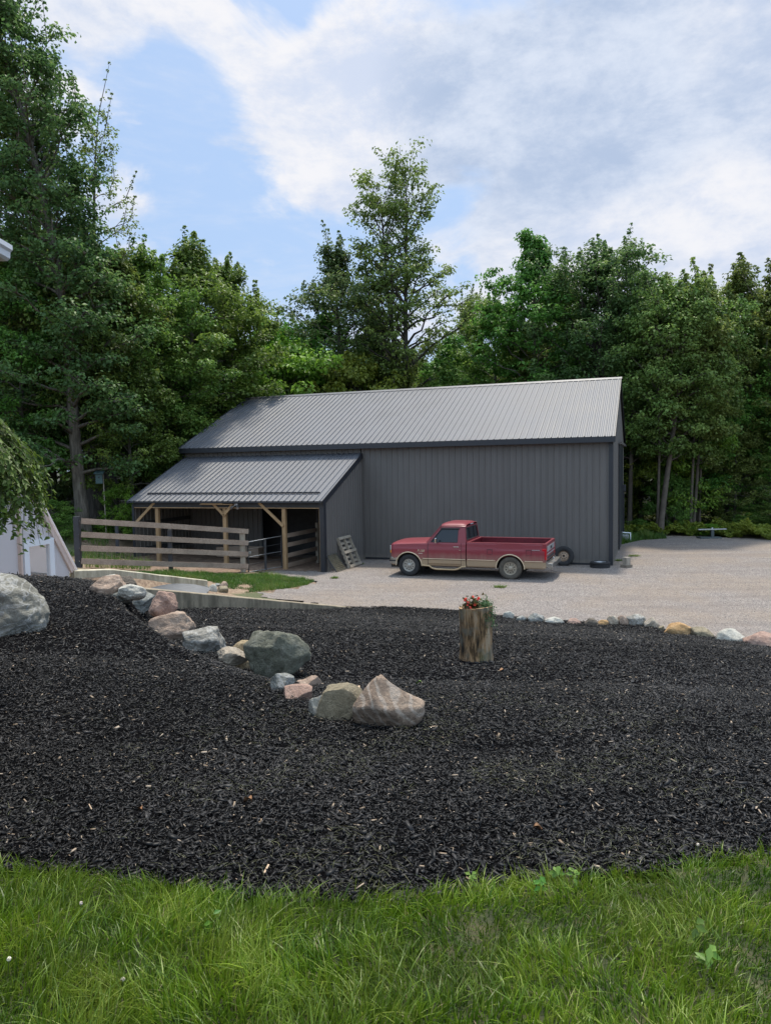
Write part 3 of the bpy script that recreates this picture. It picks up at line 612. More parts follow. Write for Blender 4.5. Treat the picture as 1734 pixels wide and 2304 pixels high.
# arched corrugated sheet between the walls
c0 = np.array(at(378, 1326, 16.6)); o = empty('corrugated_sheet', tuple(c0)); o.rotation_euler = (0, 0, math.atan2(nwd[1], nwd[0])-.75); tag(o, 'curved grey corrugated metal sheet between the two concrete walls', 'metal sheet')
V = []; nx, ny = 40, 60
for j in range(ny+1):
    y = -1.1+2.2*j/ny
    for i in range(nx+1):
        x = -1.0+2.0*i/nx; V.append((x*.8, y, .13*(1-(x/.95)**2)-.17+.012*math.sin(y*2*math.pi/.11)))
m = MB(); m.add(V, [(j*(nx+1)+i, j*(nx+1)+i+1, (j+1)*(nx+1)+i+1, (j+1)*(nx+1)+i) for j in range(ny) for i in range(nx)], 0, True); m.build('sheet', plain('dull_dark_zinc', (.12, .125, .135), .5, .4, .2), o)
m = MB(); m.tube([(-.8+1.6*i/24, -1.1, .13*(1-((-1+2*i/24)/.95)**2)-.17) for i in range(25)], .02, 8); m.build('rim', blacksteel, o)

# greenhouse
gd = np.array([.25, .97]); gd /= np.linalg.norm(gd); gB = FW0[:2]+np.array([-.02, -.02]); gz_ = FW0[2]
t = NT('milky_polycarbonate'); t.set(Base_Color=(.78, .765, .78), Roughness=.35); ts = t.n('ShaderNodeBsdfTranslucent'); ts.inputs[0].default_value = (.8, .78, .8, 1); mx = t.n('ShaderNodeMixShader'); mx.inputs[0].default_value = .45
t.l(t.b.outputs[0], mx.inputs[1]); t.l(ts.outputs[0], mx.inputs[2]); t.l(mx.outputs[0], t.out.inputs[0]); polyc = t.m
pinkwood = wood('pale_pine_stud', (.60, .47, .42), (.72, .60, .54), 2)
ginner = wood('warm_pine_rafter', (.45, .25, .11), (.58, .36, .18), 0)
GO = empty('greenhouse', (gB[0], gB[1], gz_), math.atan2(-gd[1], -gd[0])); tag(GO, 'white A-frame greenhouse with a window in its end wall, behind the hanging shrub', 'greenhouse')
# local: x runs from the right foot towards the camera, y to the right of that (away from the yard side is negative)
HWd, AH, GLn = 1.75, 2.75, 3.2
sgn = -1     # the house extends to local -y or +y; +y here points left of the end wall
def gl(x, y, z): return (x, y, z)
# which way is 'behind the face': rotate local +y into the world and check it points away from the camera side
th_ = GO.rotation_euler.z; wy = np.array([-math.sin(th_), math.cos(th_)])
back = 1 if wy[0] < 0 else -1
m = MB()
sh = lambda x: AH*(1-abs(x-HWd)/HWd)
# end wall with an opening for the window
WX0, WX1, WZ0, WZ1 = .60, 1.48, -.45, .80
pans = [(0.06, WX0), (WX1, 2*HWd-.06)]
for a0, a1 in pans:
    xs_ = [a0, HWd, a1] if a0 < HWd < a1 else [a0, a1]
    poly = [(a0, -.6)]+[(a1, -.6)]+[(x, sh(x)-.02) for x in xs_[::-1]]
    m.prism(poly, 0.0, .03*back)
poly = [(WX0+.001, WZ1), (WX1-.001, WZ1), (WX1-.001, sh(WX1)-.02)]+([(HWd, AH-.02)] if WX0 < HWd < WX1 else [])+[(WX0+.001, sh(WX0)-.02)]
m.prism(poly, 0, .03*back); m.build('end_wall', polyc, GO)
m = MB(); m.beam((-.02, -.03*back, -.02), (HWd, -.03*back, AH), .05, .12); m.build('rafter', pinkwood, GO)
m = MB(); m.beam((2*HWd, -.03*back, -.02), (HWd, -.03*back, AH), .05, .12); m.build('rafter', pinkwood, GO)
m = MB(); m.beam((WX1+.13, -.03*back, -.6), (WX1+.13, -.03*back, sh(WX1+.13)), .10, .05); m.build('stud', pinkwood, GO)
for s_ in (0, 1):
    m = MB(); d0 = Vector((0 if s_ == 0 else 2*HWd, 0, 0)); ap = Vector((HWd, 0, AH)); nn = Vector((-1 if s_ == 0 else 1, 0, HWd/AH)).normalized()
    V = []
    for y in (-.10*back, GLn*back):
        for p in (d0+Vector((-.12 if s_ == 0 else .12, 0, -.12)), ap+Vector((0, 0, .05))): V += [p+nn*.06+Vector((0, y, 0)), p+nn*.03+Vector((0, y, 0))]
    m.add(V, [(0, 2, 6, 4), (1, 5, 7, 3), (0, 1, 3, 2), (4, 6, 7, 5), (0, 4, 5, 1), (2, 3, 7, 6)]); m.build('roof_panel', polyc, GO)
fo_ = empty('window', (0, 0, 0)); fo_.parent = GO
bpy.data.objects.remove(fo_)
m = MB(); y = -.05*back; y2 = .05*back
ylo, yhi = min(y, y2), max(y, y2)
m.box((WX0-.02, ylo, WZ0), (WX0+.13, yhi, WZ1+.02), bev=.004); m.box((WX1-.13, ylo, WZ0), (WX1+.02, yhi, WZ1+.02), bev=.004); m.box((WX0+.13, ylo, WZ1-.11), (WX1-.13, yhi, WZ1+.02), bev=.004)
wf_ = m.build('window', whitep, GO)
gl_ = NT('window_glass'); gl_.set(Base_Color=(.5, .55, .6), Roughness=.03); tb = gl_.n('ShaderNodeBsdfTransparent'); mx = gl_.n('ShaderNodeMixShader'); mx.inputs[0].default_value = .82
gl_.l(gl_.b.outputs[0], mx.inputs[1]); gl_.l(tb.outputs[0], mx.inputs[2]); gl_.l(mx.outputs[0], gl_.out.inputs[0]); glassm = gl_.m
m = MB(); m.box((WX0+.13, -.004, WZ0), (WX1-.13, .004, WZ1-.11)); m.build('pane', glassm, wf_)
# things one sees through the window: inner rafters, shelf
for x0, x1, z0, z1 in ((.25, 1.5, .3, 2.35), (3.0, 1.9, .6, 2.4)):
    m = MB(); m.beam((x0, 1.4*back, z0-.3), (x1, 1.4*back, z1-.3), .05, .10); m.build('inner_rafter', ginner, GO)
m = MB(); m.box((.2, min(.4*back, 1.1*back), -.12), (3.3, max(.4*back, 1.1*back), -.08)); m.build('shelf', ginner, GO)
m = MB(); m.box((.1, min(GLn*back, GLn*back+.03), -.6), (3.4, max(GLn*back, GLn*back+.03), .3)); m.build('back_wall', railwood, GO)

# ------------------------------------------------------------------ corner of the house whose gutter shows at the left edge
hp = at(2, 558, 6.4)
house = tag(empty('house', (hp[0], hp[1], 2.1)), 'corner of a house with a white gutter at the upper left edge', 'house')
ez = hp[2]-2.1
brick = NT('house_siding'); c = brick.co(); brick.set(Base_Color=brick.ramp(brick.noise(c, 3, 4), [(.3, (.28, .17, .11)), (.7, (.36, .23, .15))]), Roughness=.85)
m = MB(); m.box((-6.5, -9, -.3), (-.55, -.55, ez-.1)); m.build('wall', brick.m, house)
m = MB(); V = [(-7.1, -9.5, ez+2.3)]
m.add([(-.02, 0.0, ez+.06), (-.02, -9.5, ez+.06), (-3.5, -9.5, ez+1.9), (-3.5, 0, ez+1.9), (-7, 0, ez+.06), (-7, -9.5, ez+.06)], [(0, 1, 2, 3), (3, 2, 5, 4)]); m.build('roof', plain('dark_shingles', (.05, .048, .05), .9, 0, .3, 20), house)
m = MB(); m.box((-.55, -9.5, ez-.12), (-.02, -.01, ez-.08)); m.box((-.05, -9.5, ez-.10), (-.02, -.01, ez+.04)); m.build('soffit', whitep, house)
m = MB(); prof = [(-.02, -.11), (.05, -.11), (.075, -.09), (.08, -.04), (.10, -.02), (.10, .02), (.085, .02), (.085, -.01), (.06, -.05), (.04, -.095), (-.01, -.095), (-.01, .02), (-.02, .02)]
n_ = len(prof); V = [(x, 0.005, ez+z) for x, z in prof]+[(x, -9.5, ez+z) for x, z in prof]
m.add(V, [(i, (i+1) % n_, (i+1) % n_+n_, i+n_) for i in range(n_)]+[tuple(range(n_))]); m.build('gutter', whitep, house)
# ------------------------------------------------------------------ pickup truck (local x: front 0 to rear 5.4; near side is -y; z up)
TA = .3626
tex = np.array([math.cos(TA), -math.sin(TA)]); tey = np.array([math.sin(TA), math.cos(TA)])
tO = np.array([3.927, 23.135])-tex*4.17+tey*.92
truck = tag(empty('pickup_truck', (float(tO[0]), float(tO[1]), 0), -TA), 'dusty dark red and tan single cab pickup truck parked before the barn', 'pickup truck')
t = NT('truck_paint'); c = t.co(); z = t.sep(c)[2]; x = t.sep(c)[0]
red = (.19, .001, .022); gold = (.40, .29, .165); mud = (.30, .225, .17)
n1 = t.noise(t.map(c, (3, 3, 1.2)), 1.5, 6, .65); n2 = t.noise(t.map(c, (16, 16, 1.2)), 1.5, 4)
base = t.mix(t.math('LESS_THAN', z, .585), red, gold)
dust = t.math('MULTIPLY', t.math('MULTIPLY_ADD' if False else 'ADD', t.ramp(z, [(.55, .62), (.72, .42), (.84, .16), (.93, .0), (1., .0)]), t.math('MULTIPLY', t.math('SUBTRACT', n1, .5), .55), True), t.ramp(z, [(.88, 1.), (1., .35)]), True)
dust2 = t.math('MULTIPLY', dust, t.ramp(n2, [(.35, .75), (.7, 1.)]))
low = t.ramp(t.math('ADD', z, t.math('MULTIPLY', n1, .10)), [(.42, .75), (.56, .15)])
dd = t.math('MAXIMUM', dust2, low)
col = t.mix(dd, base, mud)
t.b.inputs['Specular IOR Level'].default_value = .3; t.set(Base_Color=col, Roughness=t.ramp(dd, [(0, .26), (.5, .62)]), Metallic=0., Coat_Weight=t.ramp(dd, [(0, .30), (.4, .0)]), Coat_Roughness=.12); paint = t.m
goldp = plain('tan_gold_paint', (.44, .32, .185), .45, .1, .15)
lstripe = plain('pale_gold_stripe', (.60, .48, .33), .4, .1, .12)
glass = NT('dark_tinted_glass'); glass.set(Base_Color=(.012, .016, .022), Roughness=.05); glass.b.inputs['Specular IOR Level'].default_value = .42; glassd = glass.m
blackp = plain('black_plastic', (.02, .02, .021), .6, 0, .15)
under = plain('dirty_underbody', (.04, .036, .032), .95, 0, .3)
liner = plain('bed_inner_paint', (.10, .006, .014), .5, 0, .3, 5)
FXA, RXA, TR = .79, 4.17, .365
def side_y(z, x=2.):
    """outer half-width of the body at height z"""
    k = [(.30, .955), (.42, .975), (.56, .99), (.60, 1.0), (.80, 1.005), (.93, 1.0), (.955, .985), (1.02, .975), (1.10, .965), (1.20, .955)]
    y = np.interp(z, [a for a, b in k], [b for a, b in k]); fr = max(0, (.28-x)/.28) if x < .28 else 0
    return float(y)-.10*fr**2
def arch_bot(x, sill=.37):
    b = sill
    for cx, r in ((FXA, .445), (RXA, .445)):
        d = abs(x-cx)
        if d < r: b = max(b, TR+math.sqrt(r*r-d*d)*(.98))
    return b
def side_skin(mb, x0, x1, top, sgn, mi=0, sill=.37, step=.035, off=0., rows=14, th=.03):
    xs = list(np.arange(x0, x1, step))+[x1]
    for cx in (FXA, RXA):
        for e in (cx-.445, cx+.445):
            if x0 < e < x1: xs += [e-.001, e+.001]
    xs = sorted(xs); V = []
    for x in xs:
        b = arch_bot(x, sill); tp = top(x)
        for j in range(rows+1): z = b+(tp-b)*j/rows; V.append((x, sgn*(side_y(z, x)+off), z))
        V.append((x, sgn*(side_y(tp, x)+off-th), tp))
        V.insert(len(V)-rows-2, (x, sgn*(side_y(b, x)+off-.07), b))
    n = rows+3
    mb.add(V, [(i*n+j, i*n+j+1, (i+1)*n+j+1, (i+1)*n+j) for i in range(len(xs)-1) for j in range(n-1)], mi, True)
def ht(x): return float(np.interp(x, [0.02, .12, .3, .7, 1.1, 1.48], [1.055, 1.085, 1.095, 1.11, 1.13, 1.145]))
# front clip: fenders and hood
for s in (-1, 1): m = MB(); side_skin(m, .06, 1.44, lambda x: ht(x)-.03, s); m.build('fender', paint, truck)
m = MB(); V = []; nx, ny = 24, 16
for i in range(nx+1):
    x = .05+(1.50-.05)*i/nx; yw = side_y(ht(x)-.03, x)-.03
    for j in range(ny+1):
        v = -1+2*j/ny; y = v*yw; zc = ht(x)+.038*(1-abs(v)**2.6)+(-.03 if abs(v) == 1 else 0)
        if abs(v) > .99: zc = ht(x)-.03
        zc += -.012*math.exp(-((abs(v)-.80)/.03)**2)
        V.append((x, y, zc))
m.add(V, [(i*(ny+1)+j, i*(ny+1)+j+1, (i+1)*(ny+1)+j+1, (i+1)*(ny+1)+j) for i in range(nx) for j in range(ny)], 0, True); m.build('hood', paint, truck)
m = MB(); m.box((.03, -.86, .62), (.10, .86, 1.05), bev=.02); m.build('front_panel', paint, truck)
m = MB(); m.box((.015, -.60, .74), (.04, .60, 1.0), bev=.01)
for k in range(4): m.box((.0, -.60, .77+.06*k), (.02, .60, .785+.06*k))
m.build('grille', chrome, truck)
lens = plain('headlight_lens', (.62, .66, .70), .08, .55, .05); amber = plain('amber_lens', (.70, .30, .03), .2, 0, .05); redl = plain('red_lens', (.42, .012, .02), .15, 0, .1)
for s in (-1, 1):
    hl = MB(); hl.box((-.012, min(s*.62, s*.915), .855), (.11, max(s*.62, s*.915), 1.015), bev=.02); hh = hl.build('headlight', lens, truck)
    hl = MB(); hl.box((-.008, min(s*.62, s*.92), .755), (.13, max(s*.62, s*.92), .85), bev=.02); hl.build('turn_signal', amber, truck)
    hl = MB(); hl.box((.03, min(s*.84, s*.917), .64), (.20, max(s*.84, s*.917), 1.035), bev=.02); hl.build('lamp_surround', paint, truck)
m = MB(); P = []
V = []; pr = [(.0, .40), (-.055, .42), (-.07, .47), (-.055, .52), (-.05, .55), (-.06, .60), (-.02, .625), (.03, .63), (.03, .40)]
ys = [-1.0, -.98, -.9, -.5, 0, .5, .9, .98, 1.0]; xo = [.36, .12, .02, -.02, -.03, -.02, .02, .12, .36]
for y, xx in zip(ys, xo):
    for (a_, b_) in pr: V.append((xx+a_, y, b_))
n_ = len(pr); m.add(V, [(i*n_+k, i*n_+(k+1) % n_, (i+1)*n_+(k+1) % n_, (i+1)*n_+k) for i in range(len(ys)-1) for k in range(n_)]+[tuple(range(n_)), tuple(range(len(V)-n_, len(V)))], 0)
m.build('front_bumper', dirtychrome, truck)
for s in (-1, 1): m = MB(); m.box((-.03, min(s*.7, s*1.006), .488), (.34, max(s*.7, s*1.006), .535), bev=.01); m.build('bumper_rub_strip', blackp, truck)
m = MB(); m.box((.1, -.8, .27), (.5, .8, .42)); m.box((.3, -.5, .3), (5.0, .5, .5)); m.box((1.25, -.86, .34), (3.65, .86, .56)); m.box((.15, -.80, .5), (1.4, .80, .98)); m.box((4.75, -.86, .36), (5.2, .86, .55)); m.build('underbody', under, truck)
for cx in (FXA, RXA):
    for s in (-1, 1):
        m = MB(); V = []
        for k in range(17):
            a_ = math.pi*k/16
            for y in (.62, .98): V.append((cx+.45*math.cos(a_), s*y, TR+.45*math.sin(a_)))
        m.add(V, [(2*k, 2*k+1, 2*k+3, 2*k+2) for k in range(16)], 0, True)
        m.add([(cx+.45, s*.62, .2), (cx-.45, s*.62, .2), (cx-.45, s*.62, .85), (cx+.45, s*.62, .85)], [(0, 1, 2, 3)]); m.build('wheel_well', under, truck)
        m = MB(); A = np.linspace(-.02, math.pi+.02, 30); m.tube([(cx+.452*math.cos(a_), s*(side_y(TR+.45*math.sin(a_))+.012), TR+.445*math.sin(a_)) for a_ in A], .018, 8); m.build('wheel_arch_trim', lstripe, truck)
# cab lower sides, doors
m = MB()
for s in (-1, 1): side_skin(m, 1.445, 2.735, lambda x: 1.135, s, off=0)
m.box((1.4, -.93, 1.08), (2.73, .93, 1.10)); m.add([(2.735, -.97, .4), (2.735, .97, .4), (2.735, .93, 1.14), (2.735, -.93, 1.14)], [(0, 1, 2, 3)]); m.build('cab_body', paint, truck)
for s in (-1, 1):
    m = MB(); side_skin(m, 1.475, 2.575, lambda x: 1.133, s, off=.007, sill=.43); dr = m.build('door', paint, truck)
    m = MB()
    m.box((2.33, min(s*.975, s*1.008), 1.0), (2.51, max(s*.975, s*1.008), 1.025), bev=.005); m.build('handle', chrome, dr)
    m = MB(); m.tube([(2.545, s*.97, .915), (2.545, s*1.018, .915)], .017, 12); m.build('lock', chrome, dr)
    m = MB()
    for x in (1.4675, 2.58): 
        V = []
        for z in np.linspace(.40, 1.13, 12): V += [(x-.0075, s*(side_y(z)+.0035), z), (x+.0045, s*(side_y(z)+.0035), z)]
        m.add(V, [(2*i, 2*i+1, 2*i+3, 2*i+2) for i in range(11)])
    m.build('door_gap', blackp, truck)
    # mirror
    m = MB(); m.tube([(1.80, s*.95, 1.13), (1.80, s*1.10, 1.155), (1.80, s*1.14, 1.22)], .012, 8); m.box((1.76, min(s*1.07, s*1.21), 1.15), (1.82, max(s*1.07, s*1.21), 1.315), bev=.02); m.build('mirror', chrome, dr)
    m = MB(); m.box((1.28, min(s*.99, s*1.016), .60), (2.725, max(s*.99, s*1.016), .622), bev=.004); m.box((2.79, min(s*.99, s*1.016), .60), (3.70, max(s*.99, s*1.016), .622), bev=.004); m.box((4.63, min(s*.99, s*1.016), .60), (5.2, max(s*.99, s*1.016), .622), bev=.004); m.build('side_moulding', lstripe, truck)
    m = MB(); m.box((1.28, min(s*.99, s*1.012), .572), (5.2, max(s*.99, s*1.012), .578)) if False else m.box((1.28, min(s*.985, s*1.012), .585), (2.725, max(s*.985, s*1.012), .592)); m.build('moulding_shadow_line', blackp, truck)
    m = MB(); m.tube([(1.28, s*.985, .385), (1.50, s*.985, .37), (1.62, s*1.02, .30), (1.75, s*1.03, .275), (2.35, s*1.03, .275), (2.48, s*1.02, .30), (2.60, s*.985, .37), (2.74, s*.985, .385)], .028, 8); m.build('step_bar', goldp, truck)
# greenhouse of the cab
def Yg(z): return float(np.interp(z, [1.12, 1.64, 1.70], [.945, .80, .76]))
def ring(mb, outer, inner, f, mi=0, th=.025):
    """flat frame between two outlines with the same number of points, f maps (u, v) to 3-D"""
    n = len(outer); V = [f(*p) for p in outer]+[f(*p) for p in inner]
    mb.add(V, [(i, (i+1) % n, n+(i+1) % n, n+i) for i in range(n)], mi)
    # a short return at the inner edge
    W = [Vector(f(*p)) for p in inner]; cc = sum(W, Vector())/n; cab = Vector((2.2, 0, 1.3)); W2 = [w+(Vector((w.x, 0, w.z))-w).normalized()*th if abs(w.y) > .7 else w+(cab-w).normalized()*th for w in W]
    mb.add(W+W2, [(i, (i+1) % n, n+(i+1) % n, n+i) for i in range(n)], mi)
def tosub(P, k=4):
    out = []
    for a_, b_ in zip(P, P[1:]+P[:1]):
        for i in range(k): out.append((a_[0]+(b_[0]-a_[0])*i/k, a_[1]+(b_[1]-a_[1])*i/k))
    return out
m = MB()
for s in (-1, 1):
    outer = tosub([(1.42, 1.12), (1.88, 1.665), (2.68, 1.665), (2.735, 1.12)])
    inner = tosub([(1.55, 1.155), (1.895, 1.60), (2.46, 1.60), (2.45, 1.155)])
    ring(m, outer, inner, lambda x, z: (x, s*Yg(z), z))
fo_ = [(-.93, 0), (-.79, 1), (.79, 1), (.93, 0)]
def fws(u, v): return (1.42+.46*v+.0-.10*(1-(u/.95)**2)*(1-v*.6), u, 1.12+.545*v)
ring(m, tosub(fo_), tosub([(-.86, .08), (-.735, .92), (.735, .92), (.86, .08)]), fws)
def frw(u, v): return (2.735-.055*v, u, 1.12+.545*v)
ring(m, tosub([(-.945, 0), (-.80, 1), (.80, 1), (.945, 0)]), tosub([(-.80, .20), (-.70, .90), (.70, .90), (.80, .20)]), frw)
cab = m.build('cab_pillars', paint, truck)
m = MB(); V = []; nx, ny = 16, 14
for i in range(nx+1):
    u = i/nx; x = 1.865+.825*u; zc = 1.69+.075*(1-abs(2*min(1, max(0, u*.92+.06))-1)**5)
    for j in range(ny+1):
        v = -1+2*j/ny; V.append((x, v*.805, 1.66+(zc-1.66)*(1-abs(v)**5)+(.02 if abs(v) < 1 else 0)))
m.add(V, [(i*(ny+1)+j, i*(ny+1)+j+1, (i+1)*(ny+1)+j+1, (i+1)*(ny+1)+j) for i in range(nx) for j in range(ny)], 0, True)
m.box((1.88, -.80, 1.655), (2.68, .80, 1.665)); m.build('roof', paint, truck)
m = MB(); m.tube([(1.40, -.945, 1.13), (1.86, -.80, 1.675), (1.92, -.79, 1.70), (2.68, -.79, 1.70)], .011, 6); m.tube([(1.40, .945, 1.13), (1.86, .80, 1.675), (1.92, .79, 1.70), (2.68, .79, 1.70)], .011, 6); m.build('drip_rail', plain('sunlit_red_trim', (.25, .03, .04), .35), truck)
for s in (-1, 1):
    m = MB(); P = [(1.55, 1.155), (1.895, 1.60), (2.46, 1.60), (2.45, 1.155)]; m.add([(x, s*(Yg(z)-.022), z) for x, z in P], [(0, 1, 2, 3)]); m.build('side_window', glassd, truck)
    m = MB(); m.tube([(x, s*(Yg(z)+.002), z) for x, z in P+P[:1]], .009, 6); m.box((1.87, min(s*(Yg(1.6)), s*(Yg(1.6)+.03)), 1.575), (2.50, max(s*(Yg(1.6)), s*(Yg(1.6)+.03)), 1.62), bev=.008); m.build('window_trim', blackp, truck)
m = MB(); m.add([fws(-.86, .08), fws(-.43, .08), fws(0, .08), fws(.43, .08), fws(.86, .08), fws(.735, .92), fws(.37, .92), fws(0, .92), fws(-.37, .92), fws(-.735, .92)], [(0, 1, 8, 9), (1, 2, 7, 8), (2, 3, 6, 7), (3, 4, 5, 6)]); o = m.build('windshield', glassd, truck); o.location.x = .018
m = MB(); m.add([frw(-.80, .20), frw(.80, .20), frw(.70, .90), frw(-.70, .90)], [(0, 1, 2, 3)]); o = m.build('rear_window', glassd, truck); o.location.x = -.012
m = MB()
for yy in (-.30, .30): m.beam(tuple(np.array(frw(yy, .22))+[.004, 0, 0]), tuple(np.array(frw(yy*.95, .88))+[.004, 0, 0]), .03, .012, up=(1, 0, 0))
m.tube([frw(*p) for p in [(-.80, .20), (-.70, .90), (.70, .90), (.80, .20), (-.80, .20)]], .012, 6); m.build('rear_window_trim', blackp, truck)
m = MB()
for k in range(3): m.box((2.675, -.16+.12*k, 1.69), (2.72, -.10+.12*k, 1.715), bev=.006)
m.build('brake_light', lens, truck)
m = MB(); m.tube([(1.42, -.55, 1.17), (1.44, -.30, 1.19)], .01, 6); m.tube([(1.42, .1, 1.18), (1.44, .55, 1.18)], .01, 6); m.box((1.36, -.85, 1.135), (1.47, .85, 1.15), bev=.005); m.build('wiper_cowl', blackp, truck)
# bed
BX0, BX1, RZ = 2.765, 5.27, 1.165
m = MB()
for s in (-1, 1):
    side_skin(m, BX0, BX1-.02, lambda x: RZ, s, off=0)
    m.box((BX0, min(s*.86, s*.962), RZ-.02), (BX1, max(s*.86, s*.962), RZ+.006), bev=.008)
m.build('bed_sides', paint, truck)
m = MB()
m.box((BX0+.03, -.88, .70), (BX1-.03, .88, .72)); m.add([(BX0+.06, -.865, .7), (BX1, -.865, .7), (BX1, -.865, RZ), (BX0+.06, -.865, RZ)], [(0, 1, 2, 3)]); m.add([(BX0+.06, .865, .7), (BX1, .865, .7), (BX1, .865, RZ), (BX0+.06, .865, RZ)], [(0, 1, 2, 3)])
m.box((BX0, -.95, .42), (BX0+.05, .95, RZ-.002)); 
for s in (-1, 1): m.box((3.75, min(s*.66, s*.864), .72), (4.6, max(s*.66, s*.864), .95), bev=.04)
for k in range(7): m.box((BX0+.1, -.6+.2*k, .72), (BX1-.1, -.53+.2*k, .73))
m.build('bed_liner', liner, truck)
m = MB(); m.box((BX0-.001, -.96, RZ-.03), (BX0+.07, .96, RZ+.012), bev=.01); m.build('bed_front_rail', paint, truck)
m = MB(); m.box((BX1-.035, -.80, .62), (BX1+.03, .80, RZ+.008), bev=.015); tg = m.build('tailgate', paint, truck)
silver = plain('brushed_silver_panel', (.55, .56, .57), .35, .6, .1)
m = MB(); m.box((BX1+.028, -.76, .90), (BX1+.040, .76, 1.07), bev=.004); m.box((BX1+.028, -.78, .80), (BX1+.038, .78, .84), bev=.004); m.build('tailgate_panel', silver, tg)
m = MB(); m.box((BX1+.03, -.78, .66), (BX1+.036, .78, .74)); m.box((BX1+.036, -.16, .94), (BX1+.05, .16, 1.03), bev=.005); m.build('tailgate_recess', blackp, tg)
for s in (-1, 1):
    m = MB(); m.box((BX1-.10, min(s*.825, s*.995), .66), (BX1+.035, max(s*.825, s*.995), 1.02), bev=.02); m.build('tail_light', redl, truck)
    m = MB(); m.box((BX1-.09, min(s*.82, s*.975), 1.02), (BX1+.03, max(s*.82, s*.975), RZ), bev=.01); m.box((BX1-.09, min(s*.82, s*.98), .40), (BX1+.02, max(s*.82, s*.98), .66), bev=.01); m.build('rear_pillar', paint, truck)
m = MB(); m.box((BX1+.02, -.90, .51), (BX1+.22, .90, .555), bev=.015); m.box((BX1+.17, -.90, .40), (BX1+.22, .90, .53), bev=.02); m.box((BX1+.02, -.95, .44), (BX1+.06, .95, .6), bev=.01); m.box((BX1+.10, -.45, .54), (BX1+.26, .45, .575), bev=.01)
m.beam((BX1+.02, -.94, .53), (BX1+.22, -.94, .40), .05, .1); m.beam((BX1+.02, .94, .53), (BX1+.22, .94, .40), .05, .1); m.build('rear_bumper', dirtychrome, truck)
m = MB(); m.tube([(BX1+.12, 0, .575), (BX1+.12, 0, .61)], .02, 8); m.lathe([(0, .66), (.018, .655), (.027, .635), (.018, .612), (0, .605)], (BX1+.12, 0, 0), 'Z', 12); m.build('tow_ball', chrome, truck)
# fuel doors and the panel lines round them
m = MB()
for x in (3.44, 4.68):
    for s in (-1,):
        y = -1.006
        for (a0, a1, b0, b1) in ((x, x+.17, .795, .801), (x, x+.17, .955, .961), (x, x+.006, .795, .961), (x+.164, x+.17, .795, .961)): m.box((a0, y-.002, b0), (a1, y+.012, b1))
m.build('fuel_door_gap', blackp, truck)
def lettering(txt, size, loc_, parent, mat_, name='badge', rot=(math.pi/2, 0, 0), shear=.25, ext=.002, off=0.):
    cu = bpy.data.curves.new('lettering', 'FONT'); cu.body = txt; cu.size = size; cu.extrude = ext; cu.shear = shear; cu.offset = off
    tmp = bpy.data.objects.new('lettering_tmp', cu); C.objects.link(tmp); dg = bpy.context.evaluated_depsgraph_get(); dg.update()
    me = bpy.data.meshes.new_from_object(tmp.evaluated_get(dg)); bpy.data.objects.remove(tmp)
    o = link(name, me, mat_, parent); o.location = loc_; o.rotation_euler = rot; return o
lettering('F-150', .105, (1.10, -1.008, .83), truck, chrome, off=.003)
m = MB(); m.box((1.14, -1.012, .765), (1.28, -.995, .785), bev=.003); m.build('badge_bar', chrome, truck)
m = MB(); m.box((4.86, -1.010, .99-.03), (5.10, -.990, .972)); m.build('badge_bar', silver, truck)
# wheels
wheel_rim = plain('dull_aluminium_wheel', (.36, .345, .31), .45, .35, .15, 8)
dirty_rim = plain('dusty_aluminium_wheel', (.33, .285, .22), .65, .15, .2, 8)
holem = plain('wheel_hole', (.01, .01, .01), .9)
def wheel(cx, s, tm, rmat):
    w = empty('wheel', (cx, s*.875, TR)); w.parent = truck
    if s > 0: w.rotation_euler = (0, 0, math.pi)
    m = MB(); m.lathe(tyre_prof(TR, .235, .205), (0, 0, 0), 'Y', 56); m.build('tyre', tm, w)
    m = MB(); m.lathe([(.207, -.085), (.212, -.095), (.205, -.10), (.192, -.085), (.186, -.060), (.182, -.05), (.160, -.062), (.120, -.066), (.088, -.055), (.075, -.055), (.072, -.10), (.055, -.115), (.0, -.118)], (0, 0, 0), 'Y', 48); m.lathe([(.19, -.05), (.19, .10)], (0, 0, 0), 'Y', 32); m.build('rim', rmat, w)
    m = MB()
    for k in range(10):
        a_ = 2*math.pi*(k+.5)/10; x, z = .139*math.cos(a_), .139*math.sin(a_)
        m.tube([(x, -.069, z), (x, -.05, z)], .0185, 12)
    m.build('hand_holes', holem, w)
    m = MB()
    for k in range(5):
        a_ = 2*math.pi*k/5+.3; x, z = .095*math.cos(a_), .095*math.sin(a_); m.tube([(x, -.075, z), (x, -.05, z)], .011, 6)
    m.build('lug_nuts', plain('lug', (.12, .11, .1), .6, .5) if 'lug' not in MATS else MATS['lug'], w)
wheel(FXA, -1, tyrem, wheel_rim); wheel(RXA, -1, tyredust, dirty_rim); wheel(FXA, 1, tyrem, wheel_rim); wheel(RXA, 1, tyredust, dirty_rim)
for q_ in list(truck.children_recursive):        # the short nose ahead of the front wheels
    if q_.type == 'MESH' and q_.name.split('.')[0] in ('fender', 'hood', 'front_panel', 'grille', 'headlight', 'turn_signal', 'lamp_surround', 'front_bumper', 'bumper_rub_strip'):
        for v_ in q_.data.vertices:
            if v_.co.x < .36: v_.co.x = .36-(.36-v_.co.x)*.66
